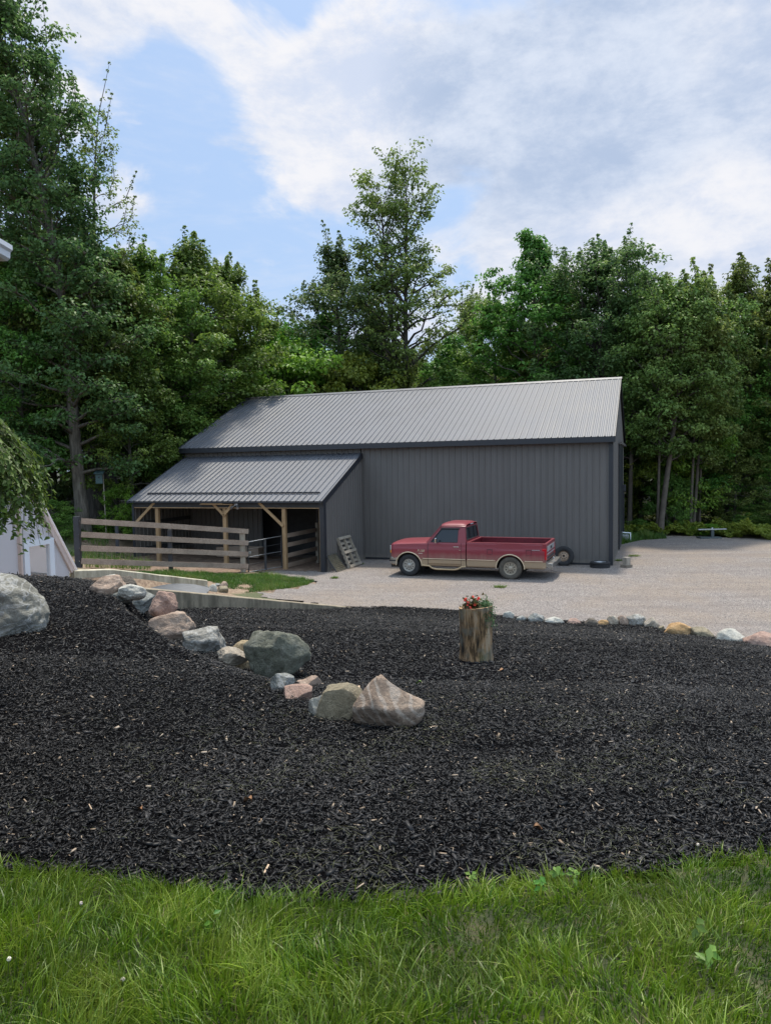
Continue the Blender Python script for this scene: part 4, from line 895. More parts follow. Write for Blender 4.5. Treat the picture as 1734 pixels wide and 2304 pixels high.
# ------------------------------------------------------------------ rocks
def rockmat(name, c1, c2, c3, vein=None, band=None, sc=1.):
    t = NT(name); c = t.co(); n = t.noise(c, 3.5*sc, 8, .65, .9); f = t.noise(c, 60*sc, 4, .7); s = t.vor(c, 120*sc)
    col = t.ramp(n, [(.3, c1), (.52, c2), (.72, c3)])
    g_ = t.noise(c, 11*sc, 6, .7, .8); col = t.mix(t.ramp(g_, [(.40, 0.), (.62, .75)]), col, tuple(x*.5 for x in c1)); col = t.mix(t.ramp(f, [(.35, .0), (.7, .55)]), col, tuple(x*.45 for x in c2)); col = t.mix(t.ramp(s, [(.0, .35), (.25, 0.)]), col, tuple(min(1, x*1.5) for x in c3))
    if band:
        w = t.n('ShaderNodeTexWave', wave_type='BANDS', bands_direction='X'); t.l(t.map(c, (1, 1, 1), (0, 0, 0), band[1]), w.inputs[0]); w.inputs['Scale'].default_value = band[0]; w.inputs['Distortion'].default_value = 7; w.inputs['Detail Scale'].default_value = 1.2; w.inputs['Detail'].default_value = 3
        col = t.mix(t.ramp(w.outputs[0], [(.66, 0.), (.92, .55)]), col, band[2])
    if vein: col = t.mix(t.ramp(t.noise(t.map(c, (1, 1, 2.5)), 2.2*sc, 5, .6, 1.5), [(.47, 0.), (.50, .8), (.53, 0.)]), col, vein)
    t.set(Base_Color=col, Roughness=.88); t.bump(t.math('ADD', t.noise(c, 16*sc, 8, .75), t.math('MULTIPLY', g_, 1.)), .9, .03); return t.m
RM = dict(
 pink=rockmat('pink_granite', (0.381, 0.263, 0.191), (0.485, 0.358, 0.273), (0.577, 0.470, 0.371)), rose=rockmat('rose_granite', (0.381, 0.235, 0.180), (0.473, 0.314, 0.247), (0.554, 0.414, 0.340)),
 grey=rockmat('grey_gneiss', (0.254, 0.241, 0.206), (0.358, 0.336, 0.294), (0.473, 0.442, 0.381), vein=(.48, .47, .44)), blue=rockmat('blue_grey_stone', (0.185, 0.190, 0.170), (0.277, 0.280, 0.252), (0.392, 0.392, 0.355), vein=(.36, .36, .35)),
 green=rockmat('mossy_green_stone', (.125, .13, .085), (.20, .20, .155), (.33, .325, .275)), tan=rockmat('tan_sandstone', (0.404, 0.297, 0.165), (0.496, 0.381, 0.227), (0.577, 0.482, 0.319)),
 pale=rockmat('pale_granite', (0.438, 0.358, 0.273), (0.531, 0.454, 0.355), (0.634, 0.571, 0.464)), buff=rockmat('buff_stone', (0.254, 0.207, 0.129), (0.346, 0.291, 0.196), (0.438, 0.370, 0.268)),
 banded=rockmat('banded_gneiss', (0.323, 0.224, 0.160), (0.415, 0.308, 0.227), (0.496, 0.392, 0.304), band=(4.0, (0, .62, .25), (.50, .42, .35))), white=rockmat('whitish_stone', (0.485, 0.470, 0.412), (0.600, 0.571, 0.495), (0.692, 0.650, 0.556)),
 orange=rockmat('orange_stone', (0.461, 0.258, 0.103), (0.542, 0.336, 0.155), (0.577, 0.426, 0.247)), dark=rockmat('dark_brown_stone', (.12, .10, .08), (.19, .155, .12), (.26, .22, .18)),
 boulder=rockmat('grey_boulder', (0.196, 0.190, 0.160), (0.288, 0.280, 0.237), (0.415, 0.398, 0.340), vein=(.40, .40, .385), sc=.6))
def rock(label, px0, px1, ptop, pbot, mk, seed, depth=.8, h=None, tilt=0., planes=7, sub=5, peak=0., Y=None, sink=.28, group=None, rough=1., cut=.72, sq=2.3, skew=0., extra=6):
    h = h or hM
    e_ = (px1-px0)*.02; px0 -= e_; px1 += e_
    p = hit((px0+px1)/2, pbot, h) if Y is None else at((px0+px1)/2, pbot, Y)
    k = p[1]/F; w = (px1-px0)*k; hg = (pbot-ptop)*k*1.02; d = w*depth
    cx, cy = p[0]*(1+d*.42/p[1]), p[1]+d*.42; hg += d*.0
    bm = bmesh.new(); bmesh.ops.create_icosphere(bm, subdivisions=sub, radius=1); r = random.Random(seed)
    pl = [(Vector((r.gauss(0, 1), r.gauss(0, 1), r.gauss(.2, .8))).normalized(), r.uniform(cut-.06, cut+.16)) for _ in range(planes+extra)]
    off = Vector((seed*3.1, seed*1.7, seed))
    for v in bm.verts:
        c_ = v.co.copy(); q = (abs(c_.x)**sq+abs(c_.y)**sq+abs(c_.z)**sq)**(1/sq); c_ /= q
        for n_, dd in pl:
            e = c_.dot(n_)-dd
            if e > 0: c_ -= n_*e*.97
        c_ *= 1+.13*rough*(mn.noise(c_*1.6+off))+.05*rough*mn.noise(c_*4+off)+.03*rough*mn.noise(c_*9+off)+.015*rough*mn.noise(c_*22+off)
        if peak: 
            f_ = max(0, c_.z); c_.x *= (1-peak*f_); c_.y *= (1-peak*.6*f_); c_.x += skew*f_
        v.co = c_
    xs_ = [v.co.x for v in bm.verts]; zs_ = [v.co.z for v in bm.verts]
    sx = w/(max(xs_)-min(xs_)); mx = (max(xs_)+min(xs_))/2; z1 = max(zs_); z0 = min(zs_)
    hs = hg/((z1-z0)*(1-sink))
    zb = z0+(z1-z0)*sink
    for v in bm.verts:
        v.co = Vector(((v.co.x-mx)*sx, v.co.y*d/2, (v.co.z-zb)*hs))
    me = bpy.data.meshes.new('rock'); bm.to_mesh(me); bm.free(); me.polygons.foreach_set('use_smooth', [True]*len(me.polygons))
    o = link('boulder' if w > .9 else 'rock', me, RM[mk]); o.location = (cx, cy, p[2]); o.rotation_euler = (0, tilt, -math.atan2(cx, cy))
    return tag(o, label, 'boulder' if w > .9 else 'rock', group)
G1 = 'stones dividing the two mulch levels'; G2 = 'stones along the edge of the gravel'; G3 = 'stones at the end of the far wall'
rock('huge smooth grey boulder lying on the mulch at the left edge', -215, 106, 1306, 1442, 'boulder', 3, .75, sub=6, planes=8, cut=.84, sq=2.0, sink=.40, rough=.8, extra=0)
rock('banded pinkish brown peaked rock at the near end of the stone row', 794, 957, 1530, 1645, 'banded', 12, .62, peak=.80, sub=5, planes=5, group=G1, sink=.12, cut=.84, rough=.6, skew=-.16)
rock('long buff slab leaning against the banded peaked rock', 703, 796, 1537, 1625, 'buff', 21, .8, group=G1, sub=5, tilt=.45, planes=8, sq=3, rough=.6)
rock('whitish green flat rock half buried in front of the buff slab', 684, 748, 1566, 1618, 'white', 23, .7, group=G1, tilt=.4, planes=5)
rock('small rose pink rock below the mossy green one', 638, 704, 1548, 1577, 'rose', 24, .9, group=G1, planes=4, rough=.5)
rock('speckled dark pink rock behind the small rose one', 665, 730, 1523, 1560, 'pink', 25, .9, group=G1, tilt=.25, Y=6.9, sq=3, planes=8)
rock('rounded blue green cobble at the foot of the mossy rock', 609, 664, 1519, 1560, 'blue', 26, .9, group=G1, planes=3, rough=.5)
rock('largest rock of the row, craggy and mossy green', 550, 702, 1428, 1532, 'green', 31, .8, sub=5, planes=11, group=G1, cut=.66, sq=2.8, rough=1.3, peak=.22, sink=.2)
rock('tan sandstone rock left of the mossy green one', 501, 580, 1446, 1508, 'tan', 33, .8, sub=5, group=G1, peak=.4, planes=6, skew=.2, rough=.7)
rock('low pale pink rock between the tan and the grey one', 490, 560, 1461, 1492, 'pale', 35, .8, group=G1, Y=7.75, planes=5)
rock('veined grey rock with a flat pale top', 412, 511, 1418, 1472, 'grey', 37, .8, sub=5, group=G1, planes=8, sq=3)
rock('broad speckled pink granite rock left of the veined grey one', 332, 441, 1382, 1444, 'pink', 39, .8, sub=5, group=G1, planes=7, sq=2.6)
rock('flat cream rock tucked behind the broad pink granite', 304, 394, 1355, 1392, 'pale', 41, .8, group=G1, planes=6)
rock('long rose rock sloping down beside the concrete wall', 336, 392, 1333, 1382, 'rose', 43, .9, group=G1, tilt=.45, Y=11.0, planes=5)
rock('dark blue grey rock in the middle of the far cluster', 264, 352, 1336, 1372, 'blue', 45, .8, group=G1, planes=5)
rock('flat pale blue rock left of the dark blue one', 238, 304, 1327, 1353, 'blue', 47, .9, group=G1, planes=7)
rock('light grey rock behind the dark blue one', 268, 330, 1318, 1345, 'white', 49, .8, group=G1, Y=11.3)
rock('large round pink and tan rock at the far end of the stone row', 207, 288, 1298, 1340, 'pink', 51, .8, sub=5, group=G1, planes=4, sq=2.2)
rock('rough dark brown rock beside the concrete wall', 262, 308, 1298, 1325, 'dark', 53, .8, group=G1, Y=12.3)
rock('small pale green stone peeping over the round pink rock', 238, 268, 1294, 1304, 'white', 55, .8, group=G1, Y=12.4)
for i, (l, a, b, t_, bt, mk) in enumerate([
 ('greenish white stone just right of the planter stump', 1131, 1156, 1371, 1388, 'white'), ('small blue grey stone beside the greenish white one', 1160, 1184, 1383, 1393, 'blue'),
 ('round pale blue stone on the gravel edge', 1187, 1224, 1376, 1395, 'blue'), ('thin flat white stone lying on the gravel edge', 1224, 1268, 1387, 1398, 'white'),
 ('low rose stone between the white flat and the brown one', 1277, 1306, 1390, 1400, 'rose'), ('round dark brown stone on the gravel edge', 1312, 1347, 1388, 1403, 'dark'),
 ('small flat orange stone right of the brown one', 1345, 1368, 1393, 1403, 'orange'), ('blocky speckled orange and cream stone', 1364, 1390, 1380, 1401, 'pale'),
 ('mottled pink and white stone behind the big grey one', 1389, 1413, 1379, 1402, 'pink'), ('big smooth grey stone in the middle of the gravel edge', 1408, 1452, 1377, 1404, 'grey'),
 ('cream and pink stone right of the big grey one', 1448, 1482, 1383, 1408, 'pale'), ('large rounded orange stone on the gravel edge', 1492, 1562, 1395, 1424, 'orange'),
 ('flat tan slab trailing right of the orange stone', 1545, 1604, 1409, 1428, 'buff'), ('long light grey green stone near the right edge', 1612, 1677, 1412, 1440, 'white'),
 ('big pale pink stone at the right edge of the frame', 1673, 1760, 1421, 1450, 'rose'), ('small tan stone between the grey and the orange ones', 1480, 1494, 1405, 1414, 'buff')]):
    rock(l, a, b, t_+.30*(bt-t_), bt+3, mk, 60+i, .8, group=G2, planes=5, sub=4, sink=.5, h=lambda x, y: hM(x, y)+.02)
for i, (l, a, b, t_, bt, mk) in enumerate([
 ('white rounded stone against the end of the far wall', 469, 489, 1315, 1332, 'white'), ('flat mossy buff stone beside the white one', 489, 514, 1320, 1334, 'buff'), ('pinkish stone standing behind the flat buff one', 496, 514, 1309, 1323, 'pink'),
 ('small blue white stone on top of the little pile', 482, 496, 1313, 1320, 'blue'), ('tiny grey stone touching the wall end', 463, 470, 1317, 1331, 'grey')]):
    rock(l, a, b, t_, bt, mk, 90+i, .9, h=hL, group=G3, planes=3, sub=3)

# ------------------------------------------------------------------ stump planter and its flowers
sp_ = hit(1075, 1492, hM); SW = 76*sp_[1]/F/2; SH = 124*sp_[1]/F
t = NT('old_stump_bark'); c = t.co(); g = t.math('ADD', t.math('MULTIPLY', t.noise(t.map(c, (13, 13, 1.5)), 2.4, 9, .72, .5), .5), t.math('MULTIPLY', t.noise(t.map(c, (5, 5, .9), (3, 1, 0)), 2.4, 4, .6, .6), .5)); n = t.noise(c, 5, 5, .6); ang = t.sep(c)[0]
col = t.ramp(g, [(.38, (.015, .011, .007)), (.45, (.12, .07, .03)), (.52, (.36, .22, .11)), (.62, (.46, .37, .26))])
col = t.mix(t.ramp(n, [(.5, 0.), (.62, .7)]), col, (.17, .16, .125)); col = t.mix(t.ramp(t.noise(c, 3, 4, .5), [(.56, 0.), (.68, .6)]), col, (.06, .075, .02))
t.set(Base_Color=col, Roughness=.95); t.bump(g, 1., .06); bark0 = t.m
st = tag(empty('stump_planter', tuple(sp_+np.array([0, SW*.8, 0]))), 'tall hollow tree stump used as a planter in the middle of the black mulch', 'planter')
nseg, nz = 96, 48; V = []
for j in range(nz+1):
    z = -.12+(SH+.12)*j/nz
    for i in range(nseg):
        a_ = 2*math.pi*i/nseg; fl_ = 1+.13*max(0, 1-max(z, 0)/.1)*.6*(1+.5*math.sin(3*a_))-.03+.05*(z/SH)
        rr = SW*fl_*(1+.05*mn.noise(Vector((math.cos(a_)*1.1, math.sin(a_)*1.1, z*.8)))+.035*mn.noise(Vector((math.cos(a_)*6, math.sin(a_)*6, z*1.6)))+.02*mn.noise(Vector((math.cos(a_)*16, math.sin(a_)*16, z*6))))
        zz = z+(.018*math.sin(a_+2.4)+.008*mn.noise(Vector((a_*3, 0, 1))) if j == nz else 0); V.append((rr*math.cos(a_), rr*math.sin(a_), zz))
m = MB(); m.add(V, [(j*nseg+i, j*nseg+(i+1) % nseg, (j+1)*nseg+(i+1) % nseg, (j+1)*nseg+i) for j in range(nz) for i in range(nseg)], 0, True); m.build('bark', bark0, st)
top = V[-nseg:]; m = MB(); inn = [(x*.82, y*.82, z-.004) for x, y, z in top]; deep = [(x*.80, y*.80, z-.06) for x, y, z in top]
m.add(top+inn+deep, [(i, (i+1) % nseg, nseg+(i+1) % nseg, nseg+i) for i in range(nseg)]+[(nseg+i, nseg+(i+1) % nseg, 2*nseg+(i+1) % nseg, 2*nseg+i) for i in range(nseg)]); m.build('cut_rim', wood('cut_wood', (.36, .20, .10), (.50, .33, .19), 2), st)
m = MB(); m.add([(0, 0, SH-.03)]+deep, [(0, 1+i, 1+(i+1) % nseg) for i in range(nseg)]); m.build('soil', mulchm, st)
def leafmat(name, c1, c2, c3, tr=.35, rough=.5, obj=False):
    """c1 dark, c2 mid, c3 light, chosen by the leaf's own tint"""
    t = NT(name); a = t.n('ShaderNodeAttribute', attribute_name='tint'); oi = t.n('ShaderNodeObjectInfo')
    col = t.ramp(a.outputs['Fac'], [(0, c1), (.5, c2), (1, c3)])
    hs = t.n('ShaderNodeHueSaturation'); t.l(col, hs.inputs['Color']); t.l(t.math('ADD', t.math('MULTIPLY', oi.outputs['Random'], .05), .475), hs.inputs['Hue'])
    hs.inputs['Saturation'].default_value = 1.; t.l(t.math('ADD', t.math('MULTIPLY', oi.outputs['Random'], .46), 1.06), hs.inputs['Value'])
    t.set(Base_Color=hs.outputs[0], Roughness=rough); t.b.inputs['Specular IOR Level'].default_value = .35
    ts = t.n('ShaderNodeBsdfTranslucent'); mx = t.n('ShaderNodeMixShader'); t.l(hs.outputs[0], ts.inputs[0]); mx.inputs[0].default_value = tr
    t.l(t.b.outputs[0], mx.inputs[1]); t.l(ts.outputs[0], mx.inputs[2]); t.l(mx.outputs[0], t.out.inputs[0]); return t.m
def leaf_cards(Cn, Nrm, Dr, L_, Wd, fold=.25, jag=False):
    """folded diamond leaves: centre, normal, pointing direction, length, width (arrays) -> V, Q"""
    n = len(Cn); Nrm = Nrm/np.maximum(np.linalg.norm(Nrm, axis=1, keepdims=True), 1e-6)
    Dr = Dr-Nrm*(Dr*Nrm).sum(1, keepdims=True); Dr /= np.maximum(np.linalg.norm(Dr, axis=1, keepdims=True), 1e-6); S = np.cross(Nrm, Dr)
    L_ = np.asarray(L_).reshape(-1, 1)*np.ones((n, 1)); Wd = np.asarray(Wd).reshape(-1, 1)*np.ones((n, 1))
    base = Cn-Dr*L_/2; tip = Cn+Dr*L_/2-Nrm*L_*.12; lf = Cn+S*Wd/2+Nrm*Wd*fold-Dr*L_*.08; rt = Cn-S*Wd/2+Nrm*Wd*fold-Dr*L_*.08
    V = np.stack([base, rt, tip, lf], 1).reshape(-1, 3); b = np.arange(n)*4
    Q = np.concatenate([np.stack([b, b+1, b+2], 1), np.stack([b, b+2, b+3], 1)]); return V, Q
def leafobj(name, Cn, Nrm, Dr, L_, Wd, tint, m, parent=None, fold=.25):
    V, Q = leaf_cards(np.asarray(Cn, float), np.asarray(Nrm, float), np.asarray(Dr, float), L_, Wd, fold)
    return link(name, npmesh(name, V, Q, 3, False, np.concatenate([tint, tint])), m, parent)
bgl = leafmat('begonia_leaf', (.03, .035, .01), (.07, .06, .015), (.14, .11, .02)); vinel = leafmat('vinca_leaf', (.02, .06, .02), (.05, .11, .04), (.13, .2, .08)); petal = leafmat('red_petal', (.55, .035, .02), (.65, .06, .05), (.75, .16, .13), .2)
sb = np.array(sp_+np.array([0, SW*.8, SH-.03]))
fl_ = tag(empty('flowering_plant', tuple(sb+[-.04, -.05, 0])), 'coral red flowers with bronze leaves growing in the left half of the stump', 'flowers')
n = 130; P = rng.normal(0, 1, (n, 3))*[.06, .05, .04]+[-.01, 0, .07]; leafobj('leaves', P, rng.normal(0, .5, (n, 3))+[0, 0, 1], rng.normal(0, 1, (n, 3)), rng.uniform(.035, .06, n), rng.uniform(.03, .05, n), rng.random(n), bgl, fl_)
cs = .78*np.array([(-.13, -.02, .16), (-.08, -.05, .13), (-.05, -.10, .06), (0.0, .02, .20), (.07, -.02, .17), (-.11, .02, .17), (.02, -.08, .1), (-.09, -.06, .08), (.09, .02, .18)])
PP = []; NN = []
for c_ in cs:
    for k in range(11): d_ = rng.normal(0, 1, 3); d_ /= np.linalg.norm(d_); PP.append(c_+d_*.012); NN.append(d_+np.array([0, -.3, .4]))
n = len(PP); leafobj('blossom', PP, NN, rng.normal(0, 1, (n, 3)), .026, .024, rng.random(n), petal, fl_, .1)
m = MB()
for c_ in cs: m.tube([(c_[0]*.3, c_[1]*.3, 0), tuple(c_)], .003, 5)
m.build('stems', plain('green_stem', (.08, .1, .03), .6), fl_)
vn = tag(empty('trailing_vine', tuple(sb+[.09, -.02, 0])), 'green variegated vine spilling over the right side of the stump', 'plant')
n = 260; P = rng.normal(0, 1, (n, 3))*[.06, .06, .05]+[.0, 0, .08]; PT = [P]
m = MB()
for k in range(16):
    a_ = rng.uniform(-1.7, .9); out_ = rng.uniform(.10, .17); dl = rng.uniform(.12, .42) if k > 3 else rng.uniform(.05, .2); pth = []
    for s_ in np.linspace(0, 1, 12): r_ = min(1, s_*2.5)*out_; pth.append((math.cos(a_)*r_, math.sin(a_)*r_, .07*math.sin(min(1, s_*2.2)*math.pi)+.02-dl*max(0, s_-.3)/.7))
    m.tube(pth, .0025, 4); pa = np.array(pth); q = np.repeat(pa[2:], 4, 0); PT.append(q+rng.normal(0, .018, q.shape))
P = np.concatenate(PT); n = len(P); m.build('stems', MATS['green_stem'], vn)
vn.scale = (.85, .85, .8)
leafobj('leaves', P, rng.normal(0, .6, (n, 3))+[0, -.4, .7], rng.normal(0, 1, (n, 3)), rng.uniform(.02, .036, n), rng.uniform(.015, .024, n), rng.random(n), vinel, vn)
# ------------------------------------------------------------------ mulch chips
def chips(n, ylo, yhi, lmin, lmax, solid, xlim, side=False):
    y = np.sqrt(rng.uniform(ylo**2, yhi**2, n*3)); x = rng.uniform(-1, 1, n*3)*(xlim*y+.5)
    if side: y = rng.uniform(ylo, yhi, n*3); x = rng.choice([-1, 1], n*3)*(xlim*y+.5+rng.uniform(0, 3.2, n*3))
    k = inpoly(x, y, mulch_poly) & (y > lawn_edge(x)-.04); x, y = x[k][:n], y[k][:n]; n = len(x)
    L_ = np.exp(rng.normal(math.log(math.sqrt(lmin*lmax)), .42, n)); L_ = np.clip(L_, lmin*.6, lmax*1.6); Wd = L_*rng.uniform(.10, .38, n); T = Wd*rng.uniform(.2, .5, n)
    yaw = rng.uniform(0, 2*math.pi, n); pit = rng.normal(0, .3, n); rol = rng.normal(0, .55, n)
    d = np.stack([np.cos(yaw)*np.cos(pit), np.sin(yaw)*np.cos(pit), np.sin(pit)], 1); s0 = np.stack([-np.sin(yaw), np.cos(yaw), 0*yaw], 1); u0 = np.cross(d, s0)
    s = s0*np.cos(rol)[:, None]+u0*np.sin(rol)[:, None]; u = np.cross(d, s)
    c = np.stack([x, y, hM2(x, y)+.016+rng.uniform(0, .018, n)+np.abs(np.sin(pit))*L_*.3], 1)
    big = np.array([mn.noise(Vector((a*.9, b*.9, 2.)))+.6*mn.noise(Vector((a*3.1, b*3.1, 7.))) for a, b in zip(x, y)]); tint = np.where(rng.random(n) < .984, np.clip(rng.random(n)*.66+.22*big+.03, 0, .74), rng.uniform(.86, 1, n))
    tint = np.where(L_ > .05, np.minimum(tint, .75), tint)
    if solid:
        V = np.stack([c+d*(a*L_/2)[:, None]*(1 if a > 0 else .9)+s*(b*Wd/2)[:, None]*(.6 if (a > 0 and b > 0) else 1)+u*(e*T/2)[:, None] for e in (-1, 1) for a, b in ((-1, -1), (1, -1), (1, 1), (-1, 1))], 1).reshape(-1, 3)
        o = (np.arange(n)*8)[:, None]; Q = np.concatenate([o+np.array([q]) for q in ([4, 5, 6, 7], [0, 1, 5, 4], [1, 2, 6, 5], [2, 3, 7, 6], [3, 0, 4, 7])]); return V, Q, np.tile(tint, 5)
    V = np.stack([c-d*(L_/2)[:, None]-s*(Wd/2)[:, None], c+d*(L_/2)[:, None]-s*(Wd/2)[:, None], c+d*(L_/2)[:, None]+s*(Wd/2)[:, None], c-d*(L_/2)[:, None]+s*(Wd/2)[:, None]], 1).reshape(-1, 3)
    o = (np.arange(n)*4)[:, None]; return V, o+np.array([[0, 1, 2, 3]]), tint*np.where(tint < .76, .8, 1)
t = NT('mulch_chip'); a = t.n('ShaderNodeAttribute', attribute_name='tint'); c = t.co()
col = t.ramp(a.outputs['Fac'], [(0, (.0025, .0025, .003)), (.40, (.0085, .0082, .0085)), (.66, (.021, .020, .0205)), (.74, (.049, .046, .046)), (.80, (.075, .062, .05)), (.90, (.24, .175, .115)), (1, (.42, .34, .26))])
t.set(Base_Color=col, Roughness=.5); t.b.inputs['Specular IOR Level'].default_value = .34; t.bump(t.noise(t.map(c, (1, 1, 1)), 160, 3), .4, .003); chipm = t.m
parts = [chips(46000, 2.5, 8, .014, .05, True, .62, True), chips(44000, 8, 18, .02, .06, True, .62, True), chips(24000, 2.3, 4.6, .008, .040, True, .62), chips(95000, 2.3, 7.2, .009, .042, True, .62), chips(80000, 6.6, 12.5, .013, .05, True, .62), chips(62000, 12, 19.5, .015, .055, True, .62)]
V = []; Q = []; T = []; o = 0
for v, q, tt in parts: V.append(v); Q.append(q+o); T.append(tt); o += len(v)
tag(link('mulch_chips', npmesh('mulch_chips', np.concatenate(V), np.concatenate(Q), 4, False, np.concatenate(T)), chipm), kind='stuff')
def surf_at(px, py): return hit(px, py, hM2)
leafdry = plain('dry_brown_leaf', (.30, .16, .08), .8, 0, .4, 20); palew = plain('pale_wood_splinter', (.50, .36, .24), .8, 0, .2, 20); greenleaf = plain('fallen_green_leaf', (.16, .25, .05), .6, 0, .3, 20)
for i, (px, py, sz, mt, lb) in enumerate([(558, 1820, .03, leafdry, 'curled dry brown leaf on the mulch left of centre'), (600, 1978, .032, palew, 'pale pinkish wood splinter lying near the grass edge'), (1208, 1885, .025, leafdry, 'small reddish dry leaf on the mulch near the right grass edge'), (205, 1835, .02, palew, 'yellowish wood chip on the mulch at lower left'), (317, 1842, .02, leafdry, 'small pink brown leaf on the mulch at lower left'),
     (808, 1560, .08, palew, 'thin pale stick on the mulch behind the buff slab'), (942, 1547, .03, greenleaf, 'pale green leaf on the mulch right of the peaked rock'), (1128, 1517, .035, leafdry, 'orange brown leaf at the foot of the planter stump')]):
    p = surf_at(px, py); r = random.Random(i); o = MB(); nn = 9
    V = []
    if 'splinter' in lb or 'stick' in lb or 'chip' in lb: o.beam((-sz, 0, .0), (sz, 0, .012), sz*.22, sz*.12)
    else:
        for k in range(nn): u_ = k/(nn-1); w_ = sz*.55*math.sin(math.pi*min(1, u_*1.02))**.8; V += [(-sz+2*sz*u_, -w_, .02+.012*math.sin(u_*5)), (-sz+2*sz*u_, 0, .004+.01*math.sin(u_*5)), (-sz+2*sz*u_, w_, .018+.012*math.sin(u_*4))]
        o.add(V, [(3*k+j, 3*k+3+j, 3*k+4+j, 3*k+1+j) for k in range(nn-1) for j in (0, 1)], 0, True)
    q = o.build('fallen_leaf' if 'leaf' in lb else 'wood_splinter', mt); q.location = tuple(p+[0, 0, .035]); q.rotation_euler = (r.uniform(-.2, .2), r.uniform(-.2, .2), r.uniform(0, 6)); tag(q, lb, 'leaf' if 'leaf' in lb else 'wood splinter')

# ------------------------------------------------------------------ grass
def blades(x, y, z, hgt, wid, lean, tint, yaw=None, seg=3):
    n = len(x); yaw = rng.uniform(0, 2*math.pi, n) if yaw is None else yaw; f = rng.uniform(0, 2*math.pi, n)
    dx, dy = np.cos(yaw)*lean, np.sin(yaw)*lean; sx, sy = np.cos(f)*wid/2, np.sin(f)*wid/2; rows = []
    for k in range(seg+1):
        u = k/seg; px_ = x+dx*hgt*u**1.9; py_ = y+dy*hgt*u**1.9; pz = z+hgt*(u-.35*lean*u*u*np.minimum(1, lean)); w_ = (1-u**1.6) if k else .8
        if k < seg: rows += [np.stack([px_-sx*w_, py_-sy*w_, pz], 1), np.stack([px_+sx*w_, py_+sy*w_, pz], 1)]
        else: rows += [np.stack([px_, py_, pz], 1), np.stack([px_+sx*.04, py_+sy*.04, pz], 1)]
    m_ = len(rows); V = np.stack(rows, 1).reshape(-1, 3); o = (np.arange(n)*m_)[:, None]
    Q = np.concatenate([o+np.array([[2*k, 2*k+1, 2*k+3, 2*k+2]]) for k in range(seg)]); return V, Q, np.tile(tint, seg)
def grassmat(name, stops, tr=.3):
    t = NT(name); a = t.n('ShaderNodeAttribute', attribute_name='tint'); col = t.ramp(a.outputs['Fac'], stops)
    n = t.noise(t.co(), 2.2, 3); col = t.mix(t.ramp(n, [(.45, 0.), (.65, .35)]), col, (.12, .145, .03))
    t.set(Base_Color=col, Roughness=.42); t.b.inputs['Specular IOR Level'].default_value = .4
    ts = t.n('ShaderNodeBsdfTranslucent'); mx = t.n('ShaderNodeMixShader'); t.l(col, ts.inputs[0]); mx.inputs[0].default_value = tr
    t.l(t.b.outputs[0], mx.inputs[1]); t.l(ts.outputs[0], mx.inputs[2]); t.l(mx.outputs[0], t.out.inputs[0]); return t.m
lawnm = grassmat('lawn_grass', [(0, (.030, .078, .005)), (.4, (.098, .190, .010)), (.75, (.205, .315, .020)), (.86, (.27, .34, .055)), (.93, (.26, .22, .11)), (1, (.42, .34, .20))])
def fbm(x, y, s, seed=0):
    return np.array([mn.noise(Vector((a*s, b*s, seed))) for a, b in zip(x, y)])
n = 145000; y = rng.uniform(1.35, 3.5, n); x = rng.uniform(-1, 1, n)*(.60*y+.55)
n2 = 80000; y2 = rng.uniform(.6, 3.9, n2); x2 = rng.choice([-1, 1], n2)*(.60*y2+.55+rng.uniform(0, 2.8, n2)); x = np.concatenate([x, x2]); y = np.concatenate([y, y2]); n = len(x)
fr = fbm(x, y, 3.2, 4.); fine = fbm(x, y, 14, 9.)
e = lawn_edge(x)+.05*fine+.03*fr; k = y < e+rng.exponential(.016, n)+.05*np.clip(fbm(x, y, 22, 3.), 0, 1)
x, y, fr, fine, e = x[k], y[k], fr[k], fine[k], e[k]; n = len(x)
bare = fbm(x, y, 5.5, 21.); thin = (bare > .50) & (x > .1) & (rng.random(n) < .5); x, y, fr, fine, e = [q[~thin] for q in (x, y, fr, fine, e)]; n = len(x)
hgt = np.clip(rng.normal(.058, .022, n)*(1+.55*fr+.3*fine), .015, .16)*np.where(x > .2, .80, 1.05); hgt *= np.where(y > e-.1, .85, 1)
wid = rng.uniform(.0028, .0064, n); wid = np.where(rng.random(n) < .03, .009, wid); lean = np.abs(rng.normal(.5, .45, n)); yaw = 2.2*fbm(x, y, 2.6, 31)*3+rng.normal(0, 1.1, n)
tint = np.clip(.45+.5*fr+.35*fine+rng.normal(0, .22, n), 0, .86); dry = rng.random(n) < np.where(x > 0, .045, .018); tint = np.where(dry, rng.uniform(.88, 1, n), tint)
hgt = np.where(dry, hgt*.8, hgt)
V, Q, T = blades(x, y, hM(x, y)+.01, hgt, wid, lean, tint, yaw, 4)
tag(link('lawn_grass', npmesh('lawn_grass', V, Q, 4, True, T), lawnm), kind='stuff')
# thin dry clippings scattered over the near mulch
n = 9000; y = rng.uniform(2.6, 6.5, n); x = rng.normal(.4, 1.2, n); dens = fbm(x, y, 1.6, 44.); k = (dens > .02) & (y > lawn_edge(x)) & (rng.random(n) < 1.25-(y-2.5)/4.5); x, y = x[k], y[k]; n = len(x)
V, Q, T = blades(x, y, hM2(x, y)+.038, rng.uniform(.01, .035, n), rng.uniform(.0010, .0020, n), rng.uniform(1.5, 4, n), rng.uniform(.78, 1, n), None, 3)
tag(link('grass_clippings', npmesh('grass_clippings', V, Q, 4, True, T), grassmat('dry_clippings', [(0, (.07, .085, .035)), (.8, (.12, .14, .065)), (1, (.22, .21, .12))], .1)), kind='stuff')
